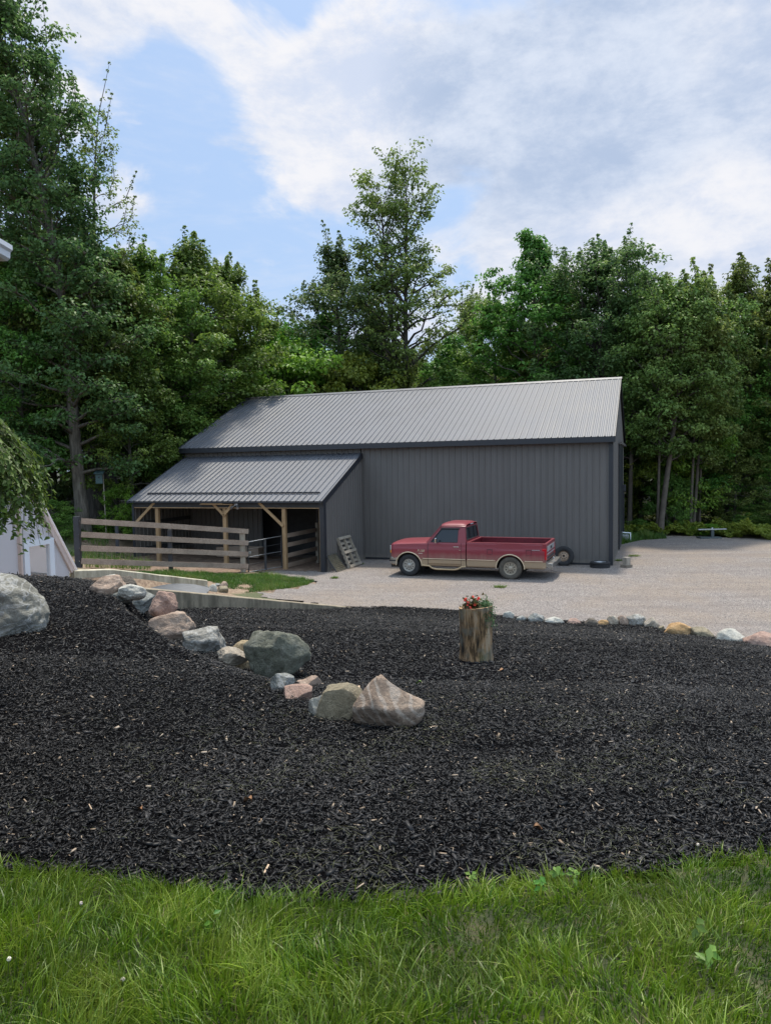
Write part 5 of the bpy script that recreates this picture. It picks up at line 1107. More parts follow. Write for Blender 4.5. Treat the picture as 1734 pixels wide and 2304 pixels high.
# broad-leaved weeds and clover heads in the lawn
wl = leafmat('weed_leaf', (.05, .12, .015), (.09, .18, .025), (.16, .26, .05), .35, .4)
wpl = [(1252, 1980, .032, 4), (1290, 1992, .028, 4), (1215, 2010, .03, 4), (1060, 2000, .025, 3), (1560, 2120, .04, 3), (1590, 2180, .04, 3), (480, 2100, .03, 3)]
for i, (px, py, sz, k_) in enumerate(wpl):
    p = hit(px, py+16, hM); o = empty('weed', tuple(p)); P = []; Nn = []; D = []
    for j in range(k_*2): a_ = rng.uniform(0, 6.28); rr = sz*.6; P.append((math.cos(a_)*rr, math.sin(a_)*rr, rng.uniform(.03, .09))); Nn.append((math.cos(a_)*.3, math.sin(a_)*.3-.5, .9)); D.append((math.cos(a_), math.sin(a_), .45))
    q = leafobj('leaves', P, Nn, D, sz*1.1, sz*.62, rng.random(len(P)), wl, o, .18)
    tag(o, ['broad leaved weed at the mulch edge right of centre', 'bright green weed just right of the tallest weed leaf', 'low weed below the two broad leaved ones', 'small yellow green weed at the mulch edge', 'large floppy weed leaf in the lawn at lower right', 'second large weed leaf closest to the lower right corner', 'small round leaved weed in the left half of the lawn'][i], 'weed')
clm = plain('clover_white', (.62, .56, .47), .7, 0, .2, 60)
for i, (px, py) in enumerate([(18, 2205), (273, 2255), (180, 2072), (1564, 1935)]):
    p = hit(px, py+10, hM); o = empty('clover_flower', tuple(p)); m = MB(); m.tube([(0, 0, 0), (.005, 0, .05), (.008, 0, .082)], .0015, 5); m.build('stem', MATS['green_stem'], o)
    P = rng.normal(0, 1, (46, 3)); P /= np.linalg.norm(P, axis=1, keepdims=True); leafobj('blossom', P*.006+[.008, 0, .078], P, P+[0, 0, .5], .008, .004, rng.random(46), leafmat('clover_petal', (.45, .38, .3), (.6, .54, .46), (.72, .68, .62), .2) if 'clover_petal' not in MATS else MATS['clover_petal'], o, .1)
    tag(o, ['white clover head at the lower left corner of the lawn', 'white clover head lowest in the lawn', 'tiny white clover head in the upper left lawn', 'white clover head at the mulch edge on the right'][i], 'clover')
# grass strips by the fence and forest edge
yardm = grassmat('yard_grass', [(0, (.03, .085, .012)), (.5, (.065, .15, .02)), (.85, (.13, .24, .035)), (1, (.22, .24, .07))])
def patch(name, poly, n, h0, w0, h=hL, mat_=None, seed=0, lo=-.25):
    P = np.array(poly); x = rng.uniform(P[:, 0].min(), P[:, 0].max(), n*3); y = rng.uniform(P[:, 1].min(), P[:, 1].max(), n*3); k = inpoly(x, y, poly); x, y = x[k][:n], y[k][:n]
    f_ = fbm(x, y, 1.7, seed+.5); k = f_ > lo+rng.normal(0, .08, len(x)); x, y, f_ = x[k], y[k], f_[k]; n = len(x)
    V, Q, T = blades(x, y, h(x, y)+.0, np.clip(rng.normal(h0, h0*.35, n)*(1+f_), .02, 1), rng.uniform(.6, 1.3, n)*w0, np.abs(rng.normal(.5, .4, n)), np.clip(.5+f_*.7+rng.normal(0, .22, n), 0, 1), None, 2)
    return tag(link(name, npmesh(name, V, Q, 4, True, T), mat_ or yardm), kind='stuff')
P1 = [pxl(*q) for q in ((300, 1287), (400, 1288), (470, 1291), (540, 1292), (600, 1294), (660, 1300), (708, 1308), (690, 1318), (640, 1326), (590, 1331), (545, 1335), (520, 1326), (470, 1308), (400, 1299), (330, 1292))]
patch('yard_grass', P1, 26000, .085, .013, seed=3, lo=-.42)
P2 = [(-14, 22), (-9.2, 21.4), (-7.5, 23.2), (-8.6, 27), (-10.5, 28.5), (-12, 33), (-18, 34), (-20, 24)]
patch('paddock_grass', P2, 26000, .16, .018, seed=5, lo=-.05)
P3 = [pxl(*q) for q in ((1396, 1226), (1440, 1216), (1500, 1212), (1480, 1204), (1420, 1205), (1398, 1212))]
patch('verge_grass', P3, 5000, .25, .02, seed=8, lo=-.5)
weedm = grassmat('gravel_weed', [(0, (.06, .12, .015)), (.6, (.13, .22, .03)), (1, (.25, .28, .07))])
for i, (px, py, w_, lb) in enumerate([(1124, 1322, .28, 'bright green weed tuft in the gravel in front of the rear wheel'), (752, 1302, .16, 'small weed tuft in the gravel by the lean-to corner'), (811, 1270, .13, 'small green weed beside the leaning pallet'), (1425, 1252, .35, 'thin sprawling weed on the gravel right of the barn'), (1392, 1262, .25, 'low weed at the foot of the barn gable')]):
    p = hit(px, py, hL); n = 240; x = rng.normal(0, w_*.30, n); y = rng.normal(0, w_*.25, n); V, Q, T = blades(x, y, 0*x, rng.uniform(.04, .11, n), rng.uniform(.01, .02, n), np.abs(rng.normal(.9, .4, n)), rng.random(n), np.arctan2(y, x), 2)
    o = link('weed_tuft', npmesh('weed_tuft', V, Q, 4, True, T), weedm); o.location = tuple(p); tag(o, lb, 'weed')
# loose stones on the nearer gravel
n = 26000; y = rng.uniform(13.5, 27, n); x = rng.uniform(-.3, .62, n)*y; k = inpoly(x, y, gravel_poly); x, y = x[k], y[k]; bl_ = (x-BX)*bex[0]+(y-BY)*bex[1]; bl2 = (x-BX)*bey[0]+(y-BY)*bey[1]; k = ~((bl2 > -.1) & (bl_ < .1)); x, y = x[k], y[k]; n = len(x)
s_ = rng.uniform(.006, .018, n); base = np.array([(1, 0, 0), (-.5, .87, 0), (-.5, -.87, 0), (0, 0, .9)]); yaw = rng.uniform(0, 6.28, n); c_, q_ = np.cos(yaw), np.sin(yaw)
V = np.stack([np.stack([x+s_*(b[0]*c_-b[1]*q_), y+s_*(b[0]*q_+b[1]*c_), hL(x, y)+.008+s_*b[2]], 1) for b in base], 1).reshape(-1, 3); o = (np.arange(n)*4)[:, None]
Q = np.concatenate([o+np.array([q]) for q in ([0, 1, 3], [1, 2, 3], [2, 0, 3])])
t = NT('gravel_stone'); a = t.n('ShaderNodeAttribute', attribute_name='tint'); t.set(Base_Color=t.ramp(a.outputs['Fac'], [(0, (.07, .065, .06)), (.5, (.17, .155, .145)), (1, (.33, .305, .285))]), Roughness=.9)
tag(link('gravel_stones', npmesh('gravel_stones', V, Q, 3, False, np.tile(rng.random(n), 3)), t.m), kind='stuff')
# ------------------------------------------------------------------ trees
t = NT('tree_bark'); c = t.co(); g = t.noise(t.map(c, (7, 7, 1.2)), 1.6, 6, .65); t.set(Base_Color=t.ramp(g, [(.35, (.045, .038, .03)), (.55, (.12, .105, .085)), (.75, (.20, .18, .15))]), Roughness=.95); t.bump(g, 1., .03); barkm = t.m
t = NT('dark_tree_bark'); c = t.co(); g = t.noise(t.map(c, (6, 6, .8)), 1.6, 6, .65); t.set(Base_Color=t.ramp(g, [(.35, (.025, .022, .018)), (.6, (.075, .065, .055)), (.8, (.13, .115, .10))]), Roughness=.95); t.bump(g, 1., .05); barkd = t.m
LM = dict(
 deep=leafmat('foliage_deep_green', (0.043, 0.078, 0.017), (0.086, 0.141, 0.027), (0.168, 0.228, 0.045), .48),
 mid=leafmat('foliage_mid_green', (0.053, 0.111, 0.021), (0.100, 0.193, 0.032), (0.199, 0.303, 0.063), .48),
 bright=leafmat('foliage_bright_green', (0.073, 0.165, 0.018), (0.133, 0.276, 0.032), (0.240, 0.399, 0.057), .48),
 olive=leafmat('foliage_olive_green', (0.073, 0.107, 0.026), (0.133, 0.193, 0.044), (0.240, 0.296, 0.081), .48),
 blue=leafmat('foliage_blue_green', (0.043, 0.082, 0.027), (0.081, 0.141, 0.041), (0.162, 0.220, 0.071), .48),
 gold=leafmat('foliage_yellow_green', (0.094, 0.153, 0.021), (0.173, 0.247, 0.034), (0.320, 0.372, 0.063), .48))
def tree_geo(seed, Ht, r0, prof, n_limb, nsub, lpc, ls, clump=.55, base=.2, rise=.6, lean=(0, 0), trunks=1, droop=.15, trunk_vis=True, spread=1., wig=.25, flat=.55, tr_split=.25, spire_from=.45):
    """prof = [(fraction of height, crown radius)]; gives (MB of wood, leaf centres, normals, directions, sizes, tints)"""
    r = np.random.default_rng(seed); mb = MB(); CC = []; CT = []; SP = []; ST = []
    hs = [p[0] for p in prof]; rs = [p[1] for p in prof]
    for tk in range(trunks):
        n = 14; ta = r.uniform(0, 6.28) if trunks == 1 else tk*math.pi*2/trunks+.2
        off = 0 if trunks == 1 else 1.
        ax, ay = r.normal(0, wig, 2); ph = r.uniform(0, 6)
        def tp(u, ta=ta, off=off, ax=ax, ay=ay, ph=ph, tk=tk):
            s_ = max(0, u-tr_split)*off*Ht*.055
            return np.array([lean[0]*u*Ht+math.cos(ta)*s_+ax*math.sin(u*4+ph)*u, lean[1]*u*Ht+math.sin(ta)*s_*.5+ay*math.cos(u*3.3+ph)*u, u*Ht*(1 if tk == 0 else .93)])
        us = np.linspace(0, 1, n); rad = [r0*(1.35 if u == 0 else 1)*(1-u)**.8*(1 if trunks == 1 or u > tr_split else 1)+.012 for u in us]
        if off: rad = [x*.72 for x in rad]
        mb.tube([tp(u)-np.array([0, 0, .3 if u == 0 else 0]) for u in us], rad, 9, 0, False)
        for i in range(n_limb//trunks):
            u0 = base+(1-base)*((i+r.uniform(0, 1))/(n_limb//trunks))**.92; u0 = min(u0, .985); az = i*2.399+r.normal(0, .4)+tk
            ul = min(1, u0+.06+.06*r.random()); R = np.interp(ul, hs, rs)*r.uniform(.62, 1.12)*spread
            el = rise*(.5+.9*u0)+r.normal(0, .12); p0 = tp(u0); L_ = max(.35, R)
            e = np.array([math.cos(az)*L_, math.sin(az)*L_, L_*math.tan(min(1.25, el))*.8]); P = []
            for s_ in np.linspace(0, 1, 6): P.append(p0+e*s_+np.array([0, 0, -droop*L_*s_*s_+.05*math.sin(s_*5+i)])+r.normal(0, .04*L_, 3)*s_*(1-s_)*3)
            rl = max(.02, r0*.36*(1-u0)**.6); mb.tube(P, [rl*(1-.85*s_)+.006 for s_ in np.linspace(0, 1, 6)], 5, 0, False)
            CC.append(P[-1]); CT.append(u0); 
            if L_ > 1.0: CC.append(P[4]); CT.append(u0)
            if u0 > spire_from and r.random() < .8:
                hh = r.uniform(.5, 1.5)*Ht/16*(1.2 if u0 > .85 else 1); q0 = P[-1] if r.random() < .6 else P[4]; q1 = q0+np.array([r.normal(0, .15), r.normal(0, .15), 1.])*hh; mb.tube([q0, (q0+q1)/2, q1], [.02, .014, .005], 4, 0, False)
                for v_ in (.15, .32, .5, .66, .82, .96): SP.append(q0+(q1-q0)*v_+r.normal(0, .07, 3)*(1-v_)); ST.append(.44-.30*v_)
            for j in range(nsub):
                s_ = r.uniform(.3, .97); k = int(s_*5); q0 = P[k]+(P[min(5, k+1)]-P[k])*(s_*5-k); a2 = az+r.choice([-1, 1])*r.uniform(.5, 1.3); l2 = L_*r.uniform(.22, .48)*(1.2-s_*.5)+.15
                q1 = q0+np.array([math.cos(a2)*l2, math.sin(a2)*l2, l2*r.uniform(.05, .75)]); mb.tube([q0, (q0+q1)/2+[0, 0, .06*l2], q1], [rl*.42, rl*.25, .006], 4, 0, False)
                CC.append(q1); CT.append(u0)
                if l2 > .9: CC.append((q0+q1)/2); CT.append(u0)
    nS = len(SP); CC = np.array(CC+SP); nC = len(CC); br = r.normal(0, .16, nC)
    cs_ = np.concatenate([r.uniform(.65, 1.3, nC-nS)*clump, np.array(ST)*clump*1.5]) if nS else r.uniform(.65, 1.3, nC)*clump
    cnt = r.poisson(np.concatenate([np.full(nC-nS, lpc), np.full(nS, lpc*.22)])) + 3; idx = np.repeat(np.arange(nC), cnt); N_ = len(idx); sc = cs_[idx]
    d = r.normal(0, 1, (N_, 3)); d /= np.linalg.norm(d, axis=1, keepdims=True); rad = r.uniform(.15, 1, N_)**.5
    pos = CC[idx]+d*(rad*sc)[:, None]*np.array([1, 1, flat]); pos[:, 2] -= .12*sc
    nrm = d*.55+np.array([0, 0, .75])+r.normal(0, .42, (N_, 3)); dr = d*np.array([1, 1, .2])+np.array([0, 0, -.35])+r.normal(0, .35, (N_, 3))
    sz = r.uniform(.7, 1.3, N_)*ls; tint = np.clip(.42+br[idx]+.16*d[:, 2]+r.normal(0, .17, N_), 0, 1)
    return mb, pos, nrm, dr, sz, tint
def make_tree(name, geo, lm, bm_=None, parent_loc=(0, 0, 0), wr=.72):
    mb, pos, nrm, dr, sz, tint = geo; root = empty(name, parent_loc)
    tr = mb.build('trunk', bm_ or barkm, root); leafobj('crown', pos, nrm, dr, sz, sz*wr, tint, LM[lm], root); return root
def copy_tree(src, loc, rz, sc, lm=None):
    c = src.copy(); C.objects.link(c); c.location = loc; c.rotation_euler = (0, 0, rz); c.scale = sc
    for ch in src.children:
        q = ch.copy(); C.objects.link(q); q.parent = c
        if lm and ch.name.startswith('crown'):
            q.material_slots[0].link = 'OBJECT'; q.material_slots[0].material = LM[lm]
    return c
PR = {}
oval = [(0, .3), (.12, 2.2), (.3, 3.4), (.55, 3.9), (.8, 3.3), (.92, 2.0), (1, .7)]
cone = [(0, 1.2), (.08, 2.6), (.3, 3.1), (.6, 2.8), (.85, 1.8), (1, .4)]
shaggy = [(0, 1.5), (.1, 3.2), (.35, 3.6), (.6, 3.2), (.8, 2.9), (.92, 1.7), (1, .5)]
def spec(k, seed, Ht, prof, nl, ns, lpc, ls, **kw): g = tree_geo(seed, Ht, kw.pop('r0', .17), prof, nl, ns, lpc, ls, **kw); PR[k] = (g, float(np.percentile(g[1][:, 2], 99.95)))
spec('oval', 11, 14., oval, 58, 5, 44, .17, base=.16, clump=.62)
spec('oval2', 12, 14., [(0, .3), (.15, 2.8), (.35, 4.0), (.6, 3.9), (.82, 3.0), (.93, 1.6), (1, .4)], 58, 5, 44, .17, base=.20, clump=.66, rise=.5)
spec('cone', 13, 14., cone, 62, 4, 42, .16, base=.07, clump=.55, rise=.75)
spec('shaggy', 14, 14., shaggy, 64, 5, 42, .17, base=.05, clump=.6, rise=.6)
spec('upright', 15, 14., [(0, .2), (.2, 1.6), (.4, 2.6), (.7, 2.3), (.9, 1.2), (1, .4)], 56, 5, 36, .16, base=.22, clump=.48, rise=1.0, trunks=2, tr_split=.3)
spec('bush', 16, 5., [(0, 1.6), (.2, 2.5), (.5, 2.6), (.8, 1.6), (1, .4)], 44, 5, 40, .13, base=.03, clump=.42, rise=.6, r0=.06)
proto = {}
def clear_of_barn(px, Y, pad=2.6):
    """step back along the same line of sight until the tree stands clear of the barn"""
    while Y < 60:
        b = at(px, 1180, Y); u = (b[0]-BX)*bex[0]+(Y-BY)*bex[1]; v = (b[0]-BX)*bey[0]+(Y-BY)*bey[1]
        if not (-17.7-pad < u < .6 and -1 < v < BD+pad): break
        Y += .25
    return Y
def gz(x, y): return hz(x, y)
def plant(kind, px, Y, ytop, wid, lm, label, name='tree', group='trees of the wood round the barn', rz=None, bm_=None, cat='tree', zb=None, Ht=None):
    """tree whose top reaches image row ytop when standing at depth Y; wid = crown width factor"""
    Y = clear_of_barn(px, Y, .9 if kind == 'bush' else 2.6); b = at(px, 1180, Y); x = float(b[0]); z0 = gz(x, Y) if zb is None else zb; tp_ = at(px, ytop, Y)[2]; g, H0 = PR[kind]; s = (tp_-z0)/H0
    if Ht: s = Ht/H0
    rz = random.uniform(0, 6.28) if rz is None else rz; sc = (s*wid, s*wid, s)
    if kind not in proto:
        o = make_tree(name, g, lm, bm_); proto[kind] = o; o.location = (x, Y, z0-.05); o.rotation_euler = (0, 0, rz); o.scale = sc
    else: o = copy_tree(proto[kind], (x, Y, z0-.05), rz, sc, lm); o.name = name
    return tag(o, label, cat, group)
# --- the ones with an outline of their own, built one by one
def hero(name, label, px, Y, ytop, geoargs, lm, bm_=None, wr=.72, ybase=None, group=None, cat='tree', leanpx=0):
    Y = clear_of_barn(px, Y); b = at(px, 1180, Y); x = float(b[0]); z0 = gz(x, Y); Ht = (at(px, ytop, Y)[2]-z0)/1.0
    if leanpx: geoargs['lean'] = (leanpx*Y/F/Ht, 0)
    g = tree_geo(geoargs.pop('seed'), Ht, **geoargs); o = make_tree(name, g, lm, bm_, (x, Y, z0-.05), wr); o.scale.z = Ht/float(np.percentile(g[1][:, 2], 99.95)); return tag(o, label, cat, group)
hero('tall_tree', 'tallest tree, leafy trunk rising out of the top left of the frame', 190, 29.5, -190, dict(seed=3, r0=.25, prof=[(0, .5), (.10, 2.6), (.25, 3.2), (.40, 2.6), (.52, 2.1), (.7, 1.9), (.85, 1.7), (1, 1.0)], n_limb=115, nsub=7, lpc=27, ls=.16, clump=.56, base=.11, rise=.8, wig=.4, droop=.25), 'blue', leanpx=-115, ybase=1200)
hero('tall_tree', 'tall dark tree cut by the left edge behind the hanging shrub', -20, 31, -60, dict(seed=4, r0=.28, prof=[(0, .5), (.1, 3.0), (.3, 3.6), (.6, 2.6), (.85, 1.9), (1, 1.)], n_limb=90, nsub=5, lpc=34, ls=.17, clump=.55, base=.1, rise=.6), 'deep')
hero('thin_tree', 'thin half bare tree with bent branches against the blue sky at upper left', 222, 32.3, 160, dict(seed=8, r0=.17, prof=[(0, .2), (.45, .3), (.5, 1.4), (.62, 2.0), (.8, 2.0), (.93, 1.2), (1, .6)], n_limb=32, nsub=5, lpc=8, ls=.12, clump=.33, base=.50, rise=.75, wig=.22), 'olive', barkm, leanpx=42)
hero('tall_tree', 'second tall leafy tree between the tallest one and the half bare one', 120, 33, 120, dict(seed=9, r0=.2, prof=[(0, .5), (.2, 2.4), (.45, 1.8), (.8, 1.1), (1, .6)], n_limb=64, nsub=5, lpc=28, ls=.155, clump=.45, base=.2, rise=.75), 'blue')
hero('tall_tree', 'tall twin stemmed tree standing high above the barn roof', 930, 44, 325, dict(seed=21, r0=.34, prof=[(0, 1.), (.42, 2.4), (.52, 3.8), (.66, 4.1), (.73, 2.6), (.80, 1.6), (.96, 1.7), (1, 1.2)], n_limb=104, nsub=5, lpc=17, ls=.18, clump=.5, spire_from=2, base=.38, rise=.85, trunks=2, tr_split=.34, wig=.35), 'olive', barkd, leanpx=-38)
hero('tall_tree', 'dark crooked tree left of the twin stemmed one', 782, 42, 505, dict(seed=23, r0=.22, prof=[(0, 1.), (.45, 2.6), (.7, 3.8), (.84, 3.2), (.92, .9), (1, .5)], n_limb=66, nsub=5, lpc=21, ls=.18, clump=.55, base=.42, rise=.65, droop=.3), 'blue', barkd, leanpx=-15)
hero('tall_tree', 'loose crowned tree with a detached top tuft right of centre', 1205, 42, 520, dict(seed=31, r0=.2, prof=[(0, 1.5), (.3, 2.2), (.6, 2.8), (.8, 2.7), (.88, 1.9), (.915, .4), (.96, .9), (1, .5)], n_limb=76, nsub=5, lpc=30, ls=.20, clump=.5, base=.2, rise=.75, spire_from=2), 'mid', barkm)
hero('tall_tree', 'broad many topped tree right of centre above the barn ridge', 1345, 40, 508, dict(seed=33, r0=.26, prof=[(0, 2.), (.3, 3.0), (.6, 3.4), (.8, 3.0), (.9, 1.8), (1, .6)], n_limb=104, nsub=5, lpc=34, ls=.17, clump=.56, base=.2, rise=1.0, trunks=3, tr_split=.3), 'blue', barkd)
# --- the tree line, copies of a few kinds
LINE = [  # kind, px, depth, top row, width, colour, label
 ('oval', 345, 34, 535, 1.0, 'mid', 'rounded green tree right of the half bare one'), ('oval2', 440, 37, 515, 1.1, 'mid', 'broad tree with feathery top at the upper left of the barn'), ('shaggy', 525, 38, 575, .95, 'mid', 'tree whose crown reaches furthest right into the blue gap'),
 ('cone', 590, 42, 700, 1.1, 'bright', 'low bright green tree under the blue gap'), ('oval', 650, 46, 705, 1.1, 'bright', 'yellow green tree top behind the left end of the ridge'), ('shaggy', 745, 46, 690, 1.1, 'mid', 'dark bushy tree under the crooked one'),
 ('oval2', 850, 47, 700, 1.0, 'deep', 'dark tree at the feet of the twin stems'), ('cone', 1000, 48, 735, 1.3, 'mid', 'mid green tree right of the twin stems'), ('upright', 1065, 50, 640, .75, 'olive', 'narrow pointed olive tree between two taller crowns'), ('shaggy', 1110, 45, 660, 1.0, 'mid', 'bushy green tree above the middle of the roof'),
 ('oval', 1270, 46, 600, .9, 'olive', 'olive tree between the loose crowned and the many topped tree'), ('cone', 1440, 41, 620, 1.0, 'olive', 'pointed tree right of the many topped one'), ('upright', 1495, 44, 612, 1.0, 'olive', 'thin topped olive tree on the right skyline'), ('shaggy', 1540, 39.5, 650, .9, 'gold', 'pale yellow green tree on the right skyline'),
 ('cone', 1635, 40, 580, 1.0, 'olive', 'tall pointed tree on the right skyline'), ('oval', 1700, 42, 640, .9, 'mid', 'green tree near the right edge of the skyline'), ('upright', 1760, 39, 560, 1.2, 'deep', 'dark tree cut by the right edge'),
 ('shaggy', 1480, 39.8, 760, 1.05, 'gold', 'yellow green tree in front of the dark wood at right'), ('cone', 1570, 39.5, 800, 1.15, 'mid', 'mid height tree with layered boughs at right'), ('shaggy', 1690, 39.5, 720, 1.05, 'mid', 'large leafy tree beside the right edge'), ('oval2', 1420, 41, 900, .8, 'deep', 'tree just beyond the right end of the barn'),
 ('shaggy', 1650, 38.6, 930, 1.1, 'olive', 'low boughed tree hanging over the verge at right'), ('cone', 1745, 38.2, 880, 1.2, 'deep', 'dark low tree at the right edge above the verge'),
 ('oval', 60, 30, 560, 1.0, 'mid', 'leafy tree low on the left behind the shrub'), ('oval2', 300, 31.5, 700, .9, 'mid', 'full green tree behind the left half of the lean-to roof'), ('shaggy', 400, 34.5, 740, .95, 'mid', 'bushy tree touching the left end of the barn roof'), ('cone', 480, 39, 720, 1.1, 'mid', 'tree filling the space above the left roof corner'), ('shaggy', 130, 33.5, 640, 1.0, 'blue', 'dense tree left of the pale trunk'),
 ('cone', 540, 40, 790, 1.2, 'bright', 'light green tree just above the left roof slope'), ('cone', 700, 41, 790, 1.1, 'mid', 'leafy tree close behind the ridge, left of its middle'), ('shaggy', 900, 41, 800, .9, 'deep', 'dark leafy tree close behind the middle of the ridge'), ('cone', 1180, 42, 780, 1.3, 'deep', 'dark tree close behind the ridge, right of its middle'),
 ('bush', 815, 40, 792, .8, 'gold', 'bright yellow green sapling peeping over the middle of the ridge'), ('bush', 640, 40.5, 765, 1.0, 'bright', 'bright bushy top over the left part of the ridge'), ('oval', 1350, 43, 720, .9, 'mid', 'leafy tree above the right end of the ridge'), ('cone', 1020, 42, 800, 1.2, 'mid', 'leafy tree behind the ridge under the pointed olive one')]
for a in LINE: plant(*a)
# slender trunks standing at the edge of the dark wood on the right
SL = [(1415, 38.2, 5, 'slender pale trunk just right of the barn corner', .14), (1483, 36.2, 18, 'leaning slender trunk, second right of the barn', .17), (1478, 36.4, 0, 'thin trunk touching the leaning one', .08), (1518, 38, 0, 'straight thin trunk third right of the barn', .12), (1552, 37, 2, 'thin pale sapling trunk, left one of a close pair', .08), (1558, 37.3, 4, 'thin pale sapling trunk, right one of a close pair', .09), (1572, 38, 0, 'short thin trunk right of the close pair', .07)]
for i, (px, Y, ln, lb, rr) in enumerate(SL):
    b = at(px, 1206, Y); g = tree_geo(200+i, 11.5, r0=rr*.85, prof=[(0, .3), (.3, .9), (.6, 2.0), (.85, 1.7), (1, .6)], n_limb=40, nsub=4, lpc=34, ls=.16, clump=.5, base=.30, rise=.8, lean=(ln*.006, 0), wig=.25)
    tag(make_tree('slender_tree', g, 'olive', plain('pale_bark', (.10, .082, .065), .9, 0, .3, 5) if 'pale_bark' not in MATS else MATS['pale_bark'], (float(b[0]), Y, gz(b[0], Y)-.05)), lb, 'tree', 'slender trees at the edge of the wood')
# big old dark trunks at left, with the bird house nailed between
for i, (px, Y, rr, lb) in enumerate([(224, 31.5, .50, 'thick dark furrowed trunk behind the bird house'), (252, 31.9, .42, 'second thick dark trunk right of the bird house')]):
    b = at(px, 1190, Y); g = tree_geo(300+i, 11, r0=rr, prof=[(0, .3), (.35, 1.6), (.6, 2.8), (.85, 2.2), (1, 1)], n_limb=40, nsub=5, lpc=40, ls=.18, clump=.7, base=.40, rise=.5, wig=.3)
    tag(make_tree('old_tree', g, 'deep', barkd, (float(b[0]), Y, gz(b[0], Y)-.1)), lb, 'tree', 'old trees behind the fence')
bh = at(225, 1088, 29.5); o = empty('bird_house', (float(bh[0]), 29.5, float(bh[2])), .2); tag(o, 'small blue green bird house on a thin pole among the left trees', 'bird house')
teal = plain('faded_teal_paint', (.06, .11, .115), .7, 0, .2)
m = MB(); m.box((-.13, -.12, 0), (.13, .12, .40), bev=.005); m.build('box', teal, o); m = MB(); m.beam((0, -.22, .40), (0, .2, .50), .36, .03, up=(0, 0, 1)); m.build('roof', teal, o); m = MB(); m.tube([(0, -.125, .25), (0, -.115, .25)], .03, 12); m.build('entrance', blackp, o)
zg = gz(bh[0], 29.5); m = MB(); m.beam((.17, .0, zg-bh[2]-.1), (.14, 0, .36), .035, .035); m.build('pole', greywood, o)
sx_ = at(300, 1100, 46); o = empty('shed', (float(sx_[0]), 46, gz(sx_[0], 46)), .5); tag(o, 'grey shed with a pale gable glimpsed among the trees left of the lean-to', 'shed')
m = MB(); m.box((-2, -1.5, 0), (2, 1.5, 2.3)); m.add([(-2, -1.5, 2.3), (2, -1.5, 2.3), (0, -1.5, 3.7), (-2, 1.5, 2.3), (2, 1.5, 2.3), (0, 1.5, 3.7)], [(0, 1, 2), (3, 5, 4)]); m.build('wall', greywood, o)
m = MB(); m.add([(-2.2, -1.7, 2.2), (0, -1.7, 3.75), (0, 1.7, 3.75), (-2.2, 1.7, 2.2), (2.2, -1.7, 2.2), (2.2, 1.7, 2.2)], [(0, 1, 2, 3), (1, 4, 5, 2)]); m.build('roof', plain('grey_shingles', (.16, .155, .15), .9, 0, .3, 9), o)
# black posts of the electric fence
for i, (px, Y, y0, y1, lb) in enumerate([(265, 26.5, 1183, 1232, 'thin black fence post seen between the rails, left of the lean-to')]):
    b = at(px, y1, Y); o = empty('fence_post', (float(b[0]), Y, float(b[2]))); m = MB(); m.box((-.05, -.05, -.2), (.05, .05, .85)); m.build('post', blackwood, o); tag(o, lb, 'post')
# shrubs at the wood's edge
BS = [(1590, 36.0, 1176, .52, 'bright', 'rounded green shrub behind the metal stand', 'bush'), (1530, 36.8, 1188, .42, 'mid', 'smaller shrub left of the metal stand', 'bush'), (1437, 36.5, 1165, .40, 'mid', 'leafy seedling clump beside the leaning trunk', 'bush'), (1500, 37.5, 1060, .75, 'mid', 'upright understorey shrub among the slender trunks', 'bush'), (1690, 36.8, 1150, .7, 'mid', 'dark shrub by the verge at the right edge', 'bush'),
      (1740, 36.4, 1130, .9, 'deep', 'shrub cut by the right edge above the verge', 'bush'), (110, 27.5, 1120, .7, 'mid', 'low shrub behind the black fence post', 'bush'), (270, 30, 1085, .55, 'bright', 'sunny green shrub between the old trunks and the lean-to', 'bush'), (160, 34, 1080, 1.0, 'deep', 'dark shrub in the shade left of the pale trunk', 'bush'), (310, 33, 1060, .9, 'deep', 'dark shrub beside the lean-to end', 'bush')]
for px, Y, yt, w_, lm, lb, _ in BS: plant('bush', px, Y, yt, w_/max(.1, (at(px, yt, Y)[2]-gz(at(px, 1180, Y)[0], Y))/5./1.03)*.62, lm, lb, 'shrub', 'shrubs at the edge of the wood', cat='shrub')
# low leafy ground cover along the verge and under the left trees
def cover(name, poly, n, hgt, ls, lm, seed):
    P = np.array(poly); x = rng.uniform(P[:, 0].min(), P[:, 0].max(), n*3); y = rng.uniform(P[:, 1].min(), P[:, 1].max(), n*3); k = inpoly(x, y, poly); x, y = x[k][:n], y[k][:n]; n = len(x)
    f_ = np.clip(.55+1.1*fbm(x, y, .9, seed)+.5*fbm(x, y, 2.6, seed+3), .08, 1.4); z = hL(x, y)+f_*hgt*rng.uniform(.3, 1, n)**.6
    return tag(leafobj(name, np.stack([x, y, z], 1), rng.normal(0, .55, (n, 3))+[0, -.25, .9], rng.normal(0, 1, (n, 3)), ls*rng.uniform(.7, 1.3, n), ls*rng.uniform(.5, .9, n), np.clip(.35*f_+rng.random(n)*.5, 0, 1), LM[lm]), kind='stuff')
cover('verge_ground_cover', [(13.9, 35.9), (15.6, 35.2), (17, 33.6), (18.3, 32.6), (22, 33.2), (27, 34), (28, 36), (20, 36.2), (16, 37.2), (14, 37.5), (11, 37.5), (11.5, 36)], 36000, .75, .13, 'gold', 2)
cover('woodland_ground_cover', [(-24, 24.5), (-14, 25.5), (-11.5, 28), (-11, 33), (-13, 44), (-30, 46)], 34000, .35, .16, 'deep', 6)
cover('forest_floor_plants', [(10, 37.5), (30, 37), (34, 50), (8, 52), (9, 40)], 16000, .5, .18, 'deep', 9)
